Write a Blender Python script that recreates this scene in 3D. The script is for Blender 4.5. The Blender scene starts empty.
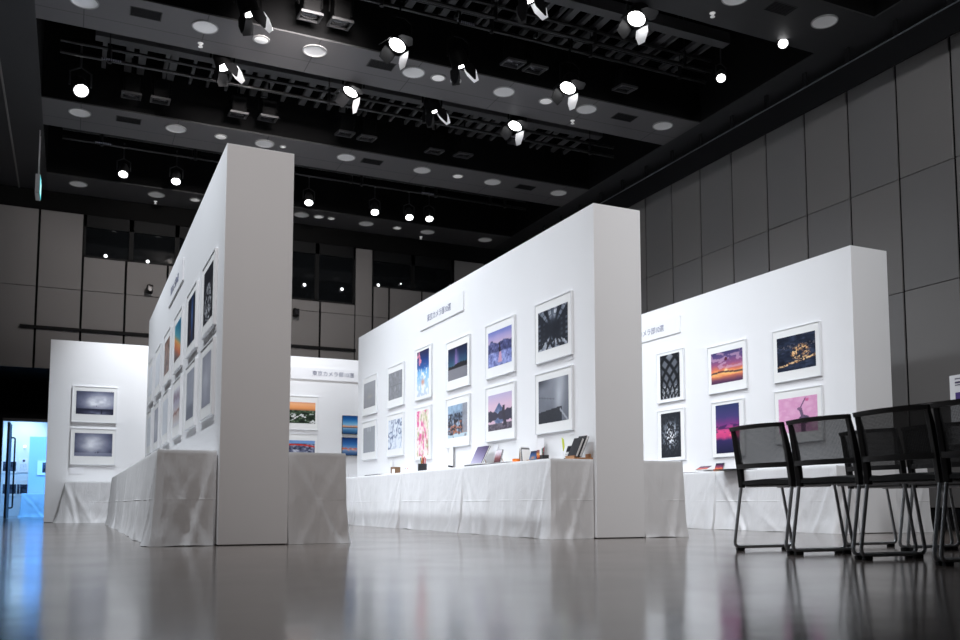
import bpy, bmesh, math, random
import numpy as np
from mathutils import Vector, Matrix, noise

random.seed(7)
PI = math.pi
scene = bpy.context.scene
COL = scene.collection

# ------------------------------------------------------------------ materials
def lin(c):
    return tuple((v / 12.92 if v <= 0.04045 else ((v + 0.055) / 1.055) ** 2.4) for v in c)

def rgb(r, g, b):
    return lin((r / 255.0, g / 255.0, b / 255.0)) + (1.0,)

def mat(name, color, rough=0.5, metal=0.0, noise=0.0, nscale=6.0, bump=0.0, bscale=40.0, emit=None, estr=0.0, spec=0.5):
    m = bpy.data.materials.new(name)
    m.use_nodes = True
    nt = m.node_tree
    b = nt.nodes['Principled BSDF']
    b.inputs['Base Color'].default_value = color
    b.inputs['Roughness'].default_value = rough
    b.inputs['Metallic'].default_value = metal
    b.inputs['Specular IOR Level'].default_value = spec
    tc = nt.nodes.new('ShaderNodeTexCoord')
    if noise > 0:
        n = nt.nodes.new('ShaderNodeTexNoise')
        n.inputs['Scale'].default_value = nscale
        n.inputs['Detail'].default_value = 4
        nt.links.new(tc.outputs['Object'], n.inputs['Vector'])
        mx = nt.nodes.new('ShaderNodeMix')
        mx.data_type = 'RGBA'
        mx.inputs[6].default_value = tuple(c * (1 - noise) for c in color[:3]) + (1,)
        mx.inputs[7].default_value = tuple(min(1, c * (1 + noise)) for c in color[:3]) + (1,)
        nt.links.new(n.outputs['Fac'], mx.inputs[0])
        nt.links.new(mx.outputs[2], b.inputs['Base Color'])
    if bump > 0:
        n2 = nt.nodes.new('ShaderNodeTexNoise')
        n2.inputs['Scale'].default_value = bscale
        n2.inputs['Detail'].default_value = 5
        nt.links.new(tc.outputs['Object'], n2.inputs['Vector'])
        bp = nt.nodes.new('ShaderNodeBump')
        bp.inputs['Strength'].default_value = bump
        bp.inputs['Distance'].default_value = 0.01
        nt.links.new(n2.outputs['Fac'], bp.inputs['Height'])
        nt.links.new(bp.outputs['Normal'], b.inputs['Normal'])
    if emit:
        b.inputs['Emission Color'].default_value = emit
        b.inputs['Emission Strength'].default_value = estr
    return m

def math_node(nt, op, a, b=None, c=None):
    n = nt.nodes.new('ShaderNodeMath')
    n.operation = op
    for i, v in enumerate((a, b, c)):
        if v is None:
            continue
        if isinstance(v, (int, float)):
            n.inputs[i].default_value = v
        else:
            nt.links.new(v, n.inputs[i])
    return n.outputs[0]

M = {}
M['partition'] = mat('partition_white', (.80, .80, .81, 1), .55, noise=.015, nscale=2, bump=.03, bscale=60)
M['partition_end'] = M['partition']
M['plinth'] = mat('plinth_dark', (.05, .05, .05, 1), .7)
M['black'] = mat('matte_black', (.005, .005, .006, 1), .7, spec=.25)
M['wellblack'] = mat('well_black', (.0022, .0022, .0025, 1), .8, spec=.15)
M['panel'] = mat('wall_panel_grey', (.190, .181, .177, 1), .6, noise=.06, nscale=.7, bump=.05, bscale=120)
M['panel_b'] = mat('wall_panel_grey_b', (.178, .172, .171, 1), .6, noise=.06, nscale=.7, bump=.05, bscale=120)
M['panel_dark'] = mat('wall_panel_recess', (.005, .005, .005, 1), .8, spec=.1)
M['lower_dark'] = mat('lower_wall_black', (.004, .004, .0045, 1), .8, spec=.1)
M['frame'] = mat('frame_silver_white', (.74, .75, .77, 1), .35, noise=.02, spec=.5)
M['mat_board'] = mat('mat_board_white', (.82, .82, .81, 1), .7, noise=.01)
M['card'] = mat('card_white', (.82, .82, .84, 1), .6, noise=.01)
M['sign'] = mat('sign_board_white', (.79, .79, .81, 1), .5, noise=.01)
M['letter'] = mat('letter_grey', rgb(126, 130, 150), .6, noise=.02)
M['letter_dark'] = mat('print_dark_purple', rgb(62, 52, 88), .6, noise=.02)
M['letter_purple'] = mat('print_purple', rgb(70, 52, 120), .6, noise=.03)
M['letter_pale'] = mat('print_pale_grey', rgb(165, 165, 178), .6, noise=.02)
M['chrome'] = mat('chrome_tube', (.46, .48, .50, 1), .3, .7, noise=.03)
M['plastic'] = mat('black_plastic', (.010, .010, .011, 1), .42, noise=.05, bump=.05, bscale=200)
M['seat'] = mat('black_seat_fabric', (.014, .014, .015, 1), .75, noise=.1, nscale=60, bump=.2, bscale=300)
M['rubber'] = mat('black_rubber', (.008, .008, .008, 1), .7)
M['fixture'] = mat('fixture_black', (.002, .002, .0022, 1), .6, noise=.05, spec=.12)
M['door_flap'] = mat('barn_door_metal', (.30, .31, .33, 1), .4, .2, noise=.03)
M['fixture_grey'] = mat('fixture_frame_grey', (.055, .055, .058, 1), .4, .3, noise=.05)
M['lens_on'] = mat('lens_lit', (1, 1, 1, 1), .3, emit=(1, 1, 1, 1), estr=9)
M['lens_soft'] = mat('lens_glow', (1, 1, 1, 1), .3, emit=(.95, .97, 1, 1), estr=2.2)
M['lens_off'] = mat('lens_dark_glass', (.03, .03, .035, 1), .12)
M['reflector'] = mat('downlight_reflector', (.74, .74, .75, 1), .3, .35, noise=.05, emit=(1, 1, .98, 1), estr=.06)  # faint glow imitates bounced light; these lamps are off
M['reflector_small'] = mat('small_downlight_reflector', (.85, .85, .85, 1), .3, .2, noise=.03, emit=(1, .98, .96, 1), estr=.22)
M['ring'] = mat('downlight_ring', (.35, .35, .35, 1), .4, .3, noise=.03)
M['vent'] = mat('vent_black', (.02, .02, .021, 1), .6, noise=.1, nscale=20)
M['pipe'] = mat('batten_pipe_grey', (.022, .022, .023, 1), .3, .4, noise=.05)
M['slat'] = mat('catwalk_grey', (.07, .07, .073, 1), .6, noise=.08)
M['glass_dark'] = mat('control_window_glass', (.006, .007, .008, 1), .06, spec=.5)
M['mullion'] = mat('window_mullion', (.004, .0045, .005, 1), .6, spec=.2)
M['rail'] = mat('rail_black', (.006, .006, .007, 1), .7, spec=.2)
M['railtop'] = mat('rail_edge_grey', (.22, .24, .26, 1), .4, .4)
M['door'] = mat('door_dark', (.03, .028, .027, 1), .5, noise=.05)
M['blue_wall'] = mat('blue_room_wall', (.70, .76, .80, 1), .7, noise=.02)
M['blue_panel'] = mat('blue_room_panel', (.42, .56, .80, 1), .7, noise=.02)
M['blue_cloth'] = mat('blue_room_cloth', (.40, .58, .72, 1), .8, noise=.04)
M['exit_case'] = mat('exit_case_grey', (.55, .56, .56, 1), .5)
M['exit_face'] = mat('exit_face_cyan', (.05, .6, .6, 1), .5, emit=(.05, .72, .75, 1), estr=1.2)
M['exit_white'] = mat('exit_pictogram', (.8, .95, .95, 1), .5, emit=(.6, 1, 1, 1), estr=1.3)
M['wood'] = mat('pale_wood', rgb(176, 128, 88), .55, noise=.12, nscale=30)
M['book_black'] = mat('book_black', rgb(28, 28, 32), .45, noise=.1, nscale=40)
M['paper'] = mat('paper_white', (.78, .78, .78, 1), .7, noise=.02)
M['orange'] = mat('orange_plastic', rgb(226, 120, 40), .45, noise=.04)
M['lime'] = mat('lime_paper', rgb(196, 206, 70), .6, noise=.06)
M['brown'] = mat('brown_card', rgb(120, 92, 66), .6, noise=.08)
M['red'] = mat('red_plastic', rgb(190, 60, 70), .5, noise=.04)
M['green'] = mat('green_plastic', rgb(60, 120, 90), .5, noise=.04)
M['greydev'] = mat('grey_device', rgb(70, 72, 76), .45, noise=.05)
M['steel'] = mat('stand_steel', (.4, .4, .41, 1), .35, .8, noise=.03)

def acrylic():
    m = bpy.data.materials.new('clear_acrylic')
    m.use_nodes = True
    nt = m.node_tree
    b = nt.nodes.new('ShaderNodeBsdfGlossy')
    b.inputs['Roughness'].default_value = .1
    tr = nt.nodes.new('ShaderNodeBsdfTransparent')
    mx = nt.nodes.new('ShaderNodeMixShader')
    fr = nt.nodes.new('ShaderNodeFresnel')
    fr.inputs[0].default_value = 1.45
    f2 = math_node(nt, 'MULTIPLY', fr.outputs[0], .7)
    nt.links.new(f2, mx.inputs[0])
    nt.links.new(tr.outputs[0], mx.inputs[1])
    nt.links.new(b.outputs[0], mx.inputs[2])
    nt.links.new(mx.outputs[0], nt.nodes['Material Output'].inputs[0])
    return m
M['acrylic'] = acrylic()

def mesh_fabric():
    m = bpy.data.materials.new('black_net_fabric')
    m.use_nodes = True
    nt = m.node_tree
    b = nt.nodes['Principled BSDF']
    b.inputs['Base Color'].default_value = (.012, .012, .013, 1)
    b.inputs['Roughness'].default_value = .6
    tc = nt.nodes.new('ShaderNodeTexCoord')
    sep = nt.nodes.new('ShaderNodeSeparateXYZ')
    nt.links.new(tc.outputs['Object'], sep.inputs[0])
    sy = math_node(nt, 'SINE', math_node(nt, 'MULTIPLY', sep.outputs[1], 700.0))
    sz = math_node(nt, 'SINE', math_node(nt, 'MULTIPLY', sep.outputs[2], 900.0))
    w = math_node(nt, 'MULTIPLY', math_node(nt, 'ADD', sy, sz), .05)
    fac = math_node(nt, 'ADD', w, .85)
    tr = nt.nodes.new('ShaderNodeBsdfTransparent')
    mx = nt.nodes.new('ShaderNodeMixShader')
    nt.links.new(fac, mx.inputs[0])
    nt.links.new(tr.outputs[0], mx.inputs[1])
    nt.links.new(b.outputs[0], mx.inputs[2])
    nt.links.new(mx.outputs[0], nt.nodes['Material Output'].inputs[0])
    return m
M['net'] = mesh_fabric()

def floor_mat():
    m = bpy.data.materials.new('polished_floor')
    m.use_nodes = True
    nt = m.node_tree
    b = nt.nodes['Principled BSDF']
    tc = nt.nodes.new('ShaderNodeTexCoord')
    n = nt.nodes.new('ShaderNodeTexNoise')
    n.inputs['Scale'].default_value = .8
    n.inputs['Detail'].default_value = 6
    nt.links.new(tc.outputs['Object'], n.inputs['Vector'])
    cr = nt.nodes.new('ShaderNodeValToRGB')
    cr.color_ramp.elements[0].position = .3
    cr.color_ramp.elements[0].color = (.112, .091, .080, 1)
    cr.color_ramp.elements[1].position = .75
    cr.color_ramp.elements[1].color = (.150, .125, .111, 1)
    nt.links.new(n.outputs['Fac'], cr.inputs[0])
    nt.links.new(cr.outputs[0], b.inputs['Base Color'])
    n2 = nt.nodes.new('ShaderNodeTexNoise')
    n2.inputs['Scale'].default_value = 1.6
    n2.inputs['Detail'].default_value = 3
    nt.links.new(tc.outputs['Object'], n2.inputs['Vector'])
    mr = nt.nodes.new('ShaderNodeMapRange')
    mr.inputs['To Min'].default_value = .10
    mr.inputs['To Max'].default_value = .19
    nt.links.new(n2.outputs['Fac'], mr.inputs['Value'])
    nt.links.new(mr.outputs[0], b.inputs['Roughness'])
    b.inputs['Specular IOR Level'].default_value = .62
    n3 = nt.nodes.new('ShaderNodeTexNoise')
    n3.inputs['Scale'].default_value = 2.2
    n3.inputs['Detail'].default_value = 3
    nt.links.new(tc.outputs['Object'], n3.inputs['Vector'])
    bp = nt.nodes.new('ShaderNodeBump')
    bp.inputs['Strength'].default_value = .12
    bp.inputs['Distance'].default_value = .012
    n4 = nt.nodes.new('ShaderNodeTexNoise')
    n4.inputs['Scale'].default_value = 9
    n4.inputs['Detail'].default_value = 4
    nt.links.new(tc.outputs['Object'], n4.inputs['Vector'])
    nt.links.new(math_node(nt, 'ADD', n3.outputs['Fac'], math_node(nt, 'MULTIPLY', n4.outputs['Fac'], .16)), bp.inputs['Height'])
    nt.links.new(bp.outputs['Normal'], b.inputs['Normal'])
    return m
M['floor'] = floor_mat()

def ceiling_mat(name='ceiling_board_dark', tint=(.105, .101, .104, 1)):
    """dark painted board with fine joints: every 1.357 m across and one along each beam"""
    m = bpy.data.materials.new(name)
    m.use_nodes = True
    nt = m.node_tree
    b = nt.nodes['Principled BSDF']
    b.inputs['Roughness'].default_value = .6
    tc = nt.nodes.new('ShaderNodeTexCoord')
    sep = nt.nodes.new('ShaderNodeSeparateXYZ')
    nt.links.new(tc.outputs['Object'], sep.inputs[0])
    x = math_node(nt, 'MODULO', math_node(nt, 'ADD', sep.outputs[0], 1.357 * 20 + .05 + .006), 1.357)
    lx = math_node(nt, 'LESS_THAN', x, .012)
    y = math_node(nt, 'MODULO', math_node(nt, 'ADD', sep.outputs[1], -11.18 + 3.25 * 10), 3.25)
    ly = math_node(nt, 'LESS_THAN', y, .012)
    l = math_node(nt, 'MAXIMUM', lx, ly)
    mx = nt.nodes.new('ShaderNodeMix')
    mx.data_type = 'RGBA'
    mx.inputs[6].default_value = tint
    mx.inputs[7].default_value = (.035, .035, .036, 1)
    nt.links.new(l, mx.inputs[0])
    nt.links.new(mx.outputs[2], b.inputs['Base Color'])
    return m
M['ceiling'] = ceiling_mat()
M['ceiling_far_shade'] = ceiling_mat('ceiling_board_far_shade', (.060, .058, .060, 1))  # same board; shade on the farthest beam painted as a darker tint
M['ceiling_edge_shade'] = ceiling_mat('ceiling_board_edge_shade', (.030, .030, .032, 1))  # same board; shade on side strips and near part painted darker still

def cloth_mat():
    m = bpy.data.materials.new('white_table_cloth')
    m.use_nodes = True
    nt = m.node_tree
    b = nt.nodes['Principled BSDF']
    b.inputs['Base Color'].default_value = (.70, .70, .71, 1)
    b.inputs['Roughness'].default_value = .85
    b.inputs['Sheen Weight'].default_value = .15
    tc = nt.nodes.new('ShaderNodeTexCoord')
    sep = nt.nodes.new('ShaderNodeSeparateXYZ')
    nt.links.new(tc.outputs['Object'], sep.inputs[0])
    # pressed fold line half way down and every 0.62 m along
    def ridge(v, w):
        d = math_node(nt, 'ABSOLUTE', v)
        return math_node(nt, 'MAXIMUM', math_node(nt, 'SUBTRACT', 1.0, math_node(nt, 'DIVIDE', d, w)), 0.0)
    h1 = ridge(math_node(nt, 'SUBTRACT', sep.outputs[2], .335), .008)
    yy = math_node(nt, 'SUBTRACT', math_node(nt, 'MODULO', math_node(nt, 'ADD', sep.outputs[1], 62.0), .62), .31)
    h2 = ridge(yy, .01)
    nb = nt.nodes.new('ShaderNodeTexNoise')
    nb.inputs['Scale'].default_value = 1.7
    nt.links.new(tc.outputs['Object'], nb.inputs['Vector'])
    br = math_node(nt, 'MAXIMUM', math_node(nt, 'MULTIPLY', math_node(nt, 'SUBTRACT', nb.outputs['Fac'], .38), 3.0), 0.0)
    h = math_node(nt, 'MULTIPLY', math_node(nt, 'ADD', math_node(nt, 'MULTIPLY', h1, 1.6), math_node(nt, 'MULTIPLY', h2, .5)), br)
    nz = nt.nodes.new('ShaderNodeTexNoise')
    nz.inputs['Scale'].default_value = 5
    nz.inputs['Detail'].default_value = 5
    nz.inputs['Distortion'].default_value = .5
    mp = nt.nodes.new('ShaderNodeMapping')
    mp.inputs['Scale'].default_value = (1.6, 1.6, .55)
    nt.links.new(tc.outputs['Object'], mp.inputs[0])
    nt.links.new(mp.outputs[0], nz.inputs['Vector'])
    h = math_node(nt, 'ADD', h, math_node(nt, 'MULTIPLY', nz.outputs['Fac'], 3.6))
    bp = nt.nodes.new('ShaderNodeBump')
    bp.inputs['Strength'].default_value = .55
    bp.inputs['Distance'].default_value = .008
    nt.links.new(h, bp.inputs['Height'])
    nt.links.new(bp.outputs['Normal'], b.inputs['Normal'])
    return m
M['cloth'] = cloth_mat()

def print_mat(name, gloss=.35):
    m = bpy.data.materials.new(name)
    m.use_nodes = True
    nt = m.node_tree
    b = nt.nodes['Principled BSDF']
    b.inputs['Roughness'].default_value = gloss
    b.inputs['Specular IOR Level'].default_value = .15
    a = nt.nodes.new('ShaderNodeAttribute')
    a.attribute_name = 'tint'
    n = nt.nodes.new('ShaderNodeTexNoise')
    n.inputs['Scale'].default_value = 90
    tc = nt.nodes.new('ShaderNodeTexCoord')
    nt.links.new(tc.outputs['Object'], n.inputs['Vector'])
    mx = nt.nodes.new('ShaderNodeMix')
    mx.data_type = 'RGBA'
    mx.blend_type = 'MULTIPLY'
    mx.inputs[0].default_value = .15
    nt.links.new(a.outputs['Color'], mx.inputs[6])
    nt.links.new(n.outputs['Color'], mx.inputs[7])
    nt.links.new(mx.outputs[2], b.inputs['Base Color'])
    return m
M['print'] = print_mat('photo_print')

# ------------------------------------------------------------------ mesh helpers
def box(bm, x0, x1, y0, y1, z0, z1, mtx=None):
    vs = [bm.verts.new(Vector(p)) for p in ((x0, y0, z0), (x1, y0, z0), (x1, y1, z0), (x0, y1, z0), (x0, y0, z1), (x1, y0, z1), (x1, y1, z1), (x0, y1, z1))]
    if mtx is not None:
        for v in vs:
            v.co = mtx @ v.co
    for f in ((3, 2, 1, 0), (4, 5, 6, 7), (0, 1, 5, 4), (1, 2, 6, 5), (2, 3, 7, 6), (3, 0, 4, 7)):
        bm.faces.new([vs[i] for i in f])
    return vs

def ring_tube(bm, pts, r, n=10, closed=False, cap=True):
    """round tube swept along a polyline; r is a number or one radius per point"""
    pts = [Vector(p) for p in pts]
    rs = r if isinstance(r, (list, tuple)) else [r] * len(pts)
    rings = []
    up = None
    N = len(pts)
    for i, p in enumerate(pts):
        if closed:
            d = (pts[(i + 1) % N] - pts[i - 1])
        elif i == 0:
            d = pts[1] - pts[0]
        elif i == N - 1:
            d = pts[-1] - pts[-2]
        else:
            d = (pts[i + 1] - pts[i]).normalized() + (pts[i] - pts[i - 1]).normalized()
        d.normalize()
        if up is None:
            a = Vector((0, 0, 1)) if abs(d.z) < .9 else Vector((1, 0, 0))
            up = (a - d * a.dot(d)).normalized()
        else:
            up = (up - d * up.dot(d)).normalized()
        sd = d.cross(up)
        rings.append([bm.verts.new(p + (up * math.cos(2 * PI * k / n) + sd * math.sin(2 * PI * k / n)) * rs[i]) for k in range(n)])
    for i in range(N if closed else N - 1):
        a, b = rings[i], rings[(i + 1) % N]
        for k in range(n):
            bm.faces.new((a[k], a[(k + 1) % n], b[(k + 1) % n], b[k]))
    if cap and not closed:
        bm.faces.new(rings[0][::-1])
        bm.faces.new(rings[-1])

def lathe(bm, prof, n=24, mtx=None):
    """surface of revolution about Z from (r, z) pairs"""
    rings = []
    for r, z in prof:
        if r < 1e-5:
            rings.append([bm.verts.new((0, 0, z))])
        else:
            rings.append([bm.verts.new((r * math.cos(2 * PI * k / n), r * math.sin(2 * PI * k / n), z)) for k in range(n)])
    if mtx is not None:
        for rg in rings:
            for v in rg:
                v.co = mtx @ v.co
    for a, b in zip(rings, rings[1:]):
        for k in range(n):
            k2 = (k + 1) % n
            if len(a) == 1 and len(b) == 1:
                continue
            if len(a) == 1:
                bm.faces.new((a[0], b[k2], b[k]))
            elif len(b) == 1:
                bm.faces.new((a[k], a[k2], b[0]))
            else:
                bm.faces.new((a[k], a[k2], b[k2], b[k]))

def bez(p0, p1, p2, n=5):
    p0, p1, p2 = Vector(p0), Vector(p1), Vector(p2)
    return [p0 * (1 - t) ** 2 + p1 * 2 * t * (1 - t) + p2 * t * t for t in [i / n for i in range(n + 1)]]

def rounded_path(pts, r, n=5):
    pts = [Vector(p) for p in pts]
    out = [pts[0]]
    for a, b, c in zip(pts, pts[1:], pts[2:]):
        da, dc = (a - b).normalized(), (c - b).normalized()
        out += bez(b + da * r, b, b + dc * r, n)
    out.append(pts[-1])
    return out

def obj(name, bm, material, parent=None, smooth=False, bevel=0.0):
    bmesh.ops.recalc_face_normals(bm, faces=bm.faces[:])
    me = bpy.data.meshes.new(name)
    bm.to_mesh(me)
    bm.free()
    if material is not None:
        me.materials.append(material)
    if smooth:
        me.polygons.foreach_set('use_smooth', [True] * len(me.polygons))
        try:
            me.set_sharp_from_angle(angle=math.radians(40))
        except Exception:
            pass
    o = bpy.data.objects.new(name, me)
    COL.objects.link(o)
    if parent is not None:
        o.parent = parent
    if bevel > 0:
        md = o.modifiers.new('bevel', 'BEVEL')
        md.width = bevel
        md.segments = 2
        md.limit_method = 'ANGLE'
    return o

def new(): return bmesh.new()

def boxobj(name, material, parent, *b, bevel=0.0, mtx=None):
    bm = new()
    box(bm, *b, mtx=mtx)
    return obj(name, bm, material, parent, bevel=bevel)

def tag(o, label, cat, group=None, kind=None):
    o['label'] = label
    o['category'] = cat
    if group:
        o['group'] = group
    if kind:
        o['kind'] = kind
    return o

def thing(name, label, cat, loc=(0, 0, 0), rot=(0, 0, 0), group=None):
    o = bpy.data.objects.new(name, None)
    o.empty_display_size = .1
    COL.objects.link(o)
    o.location = loc
    o.rotation_euler = rot
    return tag(o, label, cat, group)

def struct(o):
    o['kind'] = 'structure'
    return o

def dup(root, label, loc=None, rot=None, group=None):
    """a copy of a thing with copies of its parts and sub-parts"""
    r = root.copy()
    COL.objects.link(r)
    if loc is not None:
        r.location = loc
    if rot is not None:
        r.rotation_euler = rot
    r['label'] = label
    if group:
        r['group'] = group
    for ch in list(root.children):
        c = ch.copy()
        COL.objects.link(c)
        c.parent = r
        for g in list(ch.children):
            d = g.copy()
            COL.objects.link(d)
            d.parent = c
    return r

ORD = ['first', 'second', 'third', 'fourth', 'fifth', 'sixth', 'seventh', 'eighth', 'ninth', 'tenth', 'eleventh', 'twelfth']

# ------------------------------------------------------------------ the hall
CZ = 6.10          # ceiling board underside
EYE = .30
WX = 9.1           # right hall wall
WY = 18.0          # upper back hall wall
RY = 20.0          # recessed lower back wall with the door
WL, WR = -.57, 8.555

bm = new()
box(bm, -6, 9.4, -5, 20.0, -.1, 0)
struct(obj('floor', bm, M['floor']))

# ceiling boards: solid strips left and right of the lighting wells, beams between them
WELLS = [(4.9, 7.32), (8.25, 10.57), (11.50, 13.79), (14.80, 17.02)]
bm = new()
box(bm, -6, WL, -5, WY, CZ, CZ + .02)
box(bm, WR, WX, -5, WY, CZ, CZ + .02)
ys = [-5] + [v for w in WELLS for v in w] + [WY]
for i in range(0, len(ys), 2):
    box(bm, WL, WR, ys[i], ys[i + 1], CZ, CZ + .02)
o = struct(obj('ceiling', bm, M['ceiling_edge_shade']))
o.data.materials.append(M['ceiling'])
o.data.materials.append(M['ceiling_far_shade'])
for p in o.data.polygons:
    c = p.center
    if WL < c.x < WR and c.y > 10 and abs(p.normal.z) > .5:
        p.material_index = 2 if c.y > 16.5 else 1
# black insides of the wells
for k, (a, b) in enumerate(WELLS):
    bm = new()
    t = .05
    z0, z1 = CZ + .0205, 8.6
    box(bm, WL - t, WL, a - t, b + t, z0, z1)
    box(bm, WR, WR + t, a - t, b + t, z0, z1)
    box(bm, WL, WR, a - t, a, z0, z1)
    box(bm, WL, WR, b, b + t, z0, z1)
    box(bm, WL - t, WR + t, a - t, b + t, z1, z1 + t)
    struct(obj('trim_%d' % (k + 1), bm, M['wellblack']))
# thin light seam line running along the left ceiling
bm = new()
box(bm, -1.055, -1.03, 2, WY, CZ - .012, CZ - .0005)
struct(obj('trim_5', bm, M['panel']))

# right hall wall: dark backing with grey cladding boards
bm = new()
box(bm, WX + .02, WX + .25, -5, 20.2, 0, CZ + .3)
wr = struct(obj('wall_right', bm, M['panel_dark']))
bm = new()
pitch, y = .755, 6.76 - .755 * 15
kk = 0
rows = [(.26, 1.475), (1.483, 2.86), (2.868, 4.262), (4.27, 5.73)]
while y < 18.2:
    for (z0, z1) in rows:
        f0 = len(bm.faces)
        box(bm, WX, WX + .03, y + .017, y + pitch - .017, z0, z1)
        bm.faces.ensure_lookup_table()
        for f in bm.faces[f0:]:
            f.material_index = kk % 2
        kk += 1
    y += pitch
    kk += 1
o = obj('wall_cladding', bm, M['panel'], wr, bevel=.004)
o.data.materials.append(M['panel_b'])
bm = new()
box(bm, WX - .015, WX + .02, -5, 18, 0, .24)
struct(obj('baseboard_right', bm, M['black']))

# hanging dark rail in front of the right wall
t = thing('curtain_rail', 'long black fascia rail hanging under the ceiling along the right panelled wall', 'rail', (8.815, 8, 5.55))
boxobj('fascia', M['rail'], t, -.02, .02, -12.5, 9.9, 0, .32)
boxobj('top_edge', M['railtop'], t, -.035, .02, -12.5, 9.9, .32, .332)
for k in range(22):
    yy = 7.24 - 8 + .73 * (k - 9)
    bm = new()
    box(bm, -.015, .015, yy - .028, yy + .028, .332, .55)
    obj('hanger', bm, M['rail'], t)

# back hall wall: upper part with cladding and control-room windows, recess below
bm = new()
box(bm, -6, .07, WY + .03, WY + .2, 2.77, CZ + .3)
box(bm, .07, 3.42, WY + .03, WY + .2, 2.77, 4.92)
box(bm, 3.42, 3.72, WY + .03, WY + .2, 2.77, CZ + .3)
box(bm, 3.72, 5.36, WY + .03, WY + .2, 2.77, 4.50)
box(bm, 5.36, 5.72, WY + .03, WY + .2, 2.77, CZ + .3)
box(bm, 5.72, 7.62, WY + .03, WY + .2, 2.77, 4.94)
box(bm, 7.62, WX + .02, WY + .03, WY + .2, 2.77, CZ + .3)
for (a, b) in ((.07, 3.42), (3.72, 5.36), (5.72, 7.62)):
    box(bm, a, b, WY + .03, WY + .2, 5.75, CZ + .3)
box(bm, -6, WX, WY + .2, RY + .1, 2.77, 2.9)          # soffit over the recess
wb = struct(obj('wall_back', bm, M['panel_dark']))
bm = new()
def clad(x0, x1, top):
    g = .02
    zs = [2.775, 4.277, 4.285, top] if top > 4.4 else [2.775, top]
    box(bm, x0 + g, x1 - g, WY, WY + .032, 2.775, min(4.277, top))
    if top > 4.3:
        box(bm, x0 + g, x1 - g, WY, WY + .032, 4.285, top)
P0, PP = .07, .755
for k in range(-8, 0):
    clad(P0 + k * PP, P0 + (k + 1) * PP, 5.73)
for k in range(0, 4):
    clad(P0 + k * PP, P0 + (k + 1) * PP, 4.92)
clad(3.09, 3.42, 4.92); clad(3.42, 3.72, 5.73); clad(3.72, 3.845, 4.5)
clad(3.845, 4.6, 4.5); clad(4.6, 5.36, 4.5)
clad(5.34, 5.74, 5.73)
clad(5.74, 6.11, 4.94); clad(6.11, 6.865, 4.94); clad(6.865, 7.64, 4.94)
clad(7.62, 8.375, 5.73); clad(8.375, 9.1, 5.73)
obj('wall_cladding', bm, M['panel'], wb, bevel=.004)
# control-room windows
for k, (a, b, z) in enumerate(((.07, 3.42, 4.92), (3.72, 5.36, 4.50), (5.72, 7.62, 4.94))):
    bm = new()
    box(bm, a, b, WY + .09, WY + .10, z, 5.75)
    w = struct(obj('window_%d' % (k + 1), bm, M['glass_dark']))
    bm = new()
    n = 4 if k == 0 else 2
    for i in range(n + 1):
        xx = a + (b - a) * i / n
        box(bm, xx - .04, xx + .04, WY + .05, WY + .088, z, 5.75)
    box(bm, a, b, WY + .05, WY + .088, z, z + .05)
    box(bm, a, b, WY + .05, WY + .088, 5.52, 5.75)
    obj('window_frame', bm, M['mullion'], w)
# recessed lower back wall with doorway
DX0, DX1, DZ = -1.27, .62, 2.01
bm = new()
box(bm, -6, DX0, RY, RY + .15, 0, 2.77)
box(bm, DX1, WX + .02, RY, RY + .15, 0, 2.77)
box(bm, DX0, DX1, RY, RY + .15, DZ, 2.77)
struct(obj('wall_recess', bm, M['lower_dark']))
# left and front walls out of view
bm = new()
box(bm, -6.2, -6, -5, 20.2, 0, CZ + .3)
struct(obj('wall_left', bm, M['panel']))
bm = new()
box(bm, -6, WX, -5.2, -5, 0, CZ + .3)
struct(obj('wall_front', bm, M['panel']))

# doorway
bm = new()
box(bm, DX0, DX0 + .012, RY - .02, RY + .17, 0, DZ)
box(bm, DX1 - .05, DX1, RY - .02, RY + .17, 0, DZ)
box(bm, DX0, DX1, RY - .02, RY + .17, DZ - .05, DZ)
d1 = struct(obj('door_1', bm, M['door']))
leaf = boxobj('door_leaf', M['door'], d1, DX0 + .085, DX0 + .125, RY + .18, RY + 1.05, .01, DZ - .06)
bm = new()
px_ = DX0 + .195
ring_tube(bm, rounded_path([(DX0 + .125, RY + .92, .22), (px_, RY + .92, .22), (px_, RY + .92, 1.68), (DX0 + .125, RY + .92, 1.68)], .04), .016)
obj('pull_handle', bm, M['black'], leaf, smooth=True)

# room beyond the doorway, washed in blue light
bm = new()
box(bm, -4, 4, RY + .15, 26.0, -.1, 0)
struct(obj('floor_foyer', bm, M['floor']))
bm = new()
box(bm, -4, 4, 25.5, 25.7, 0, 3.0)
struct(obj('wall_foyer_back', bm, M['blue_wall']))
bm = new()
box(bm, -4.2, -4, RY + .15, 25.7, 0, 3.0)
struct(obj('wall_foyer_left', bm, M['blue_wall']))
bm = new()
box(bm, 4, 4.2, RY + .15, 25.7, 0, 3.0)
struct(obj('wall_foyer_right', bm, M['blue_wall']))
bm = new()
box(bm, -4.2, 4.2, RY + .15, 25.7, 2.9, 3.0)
struct(obj('ceiling_foyer', bm, M['blue_wall']))

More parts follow.
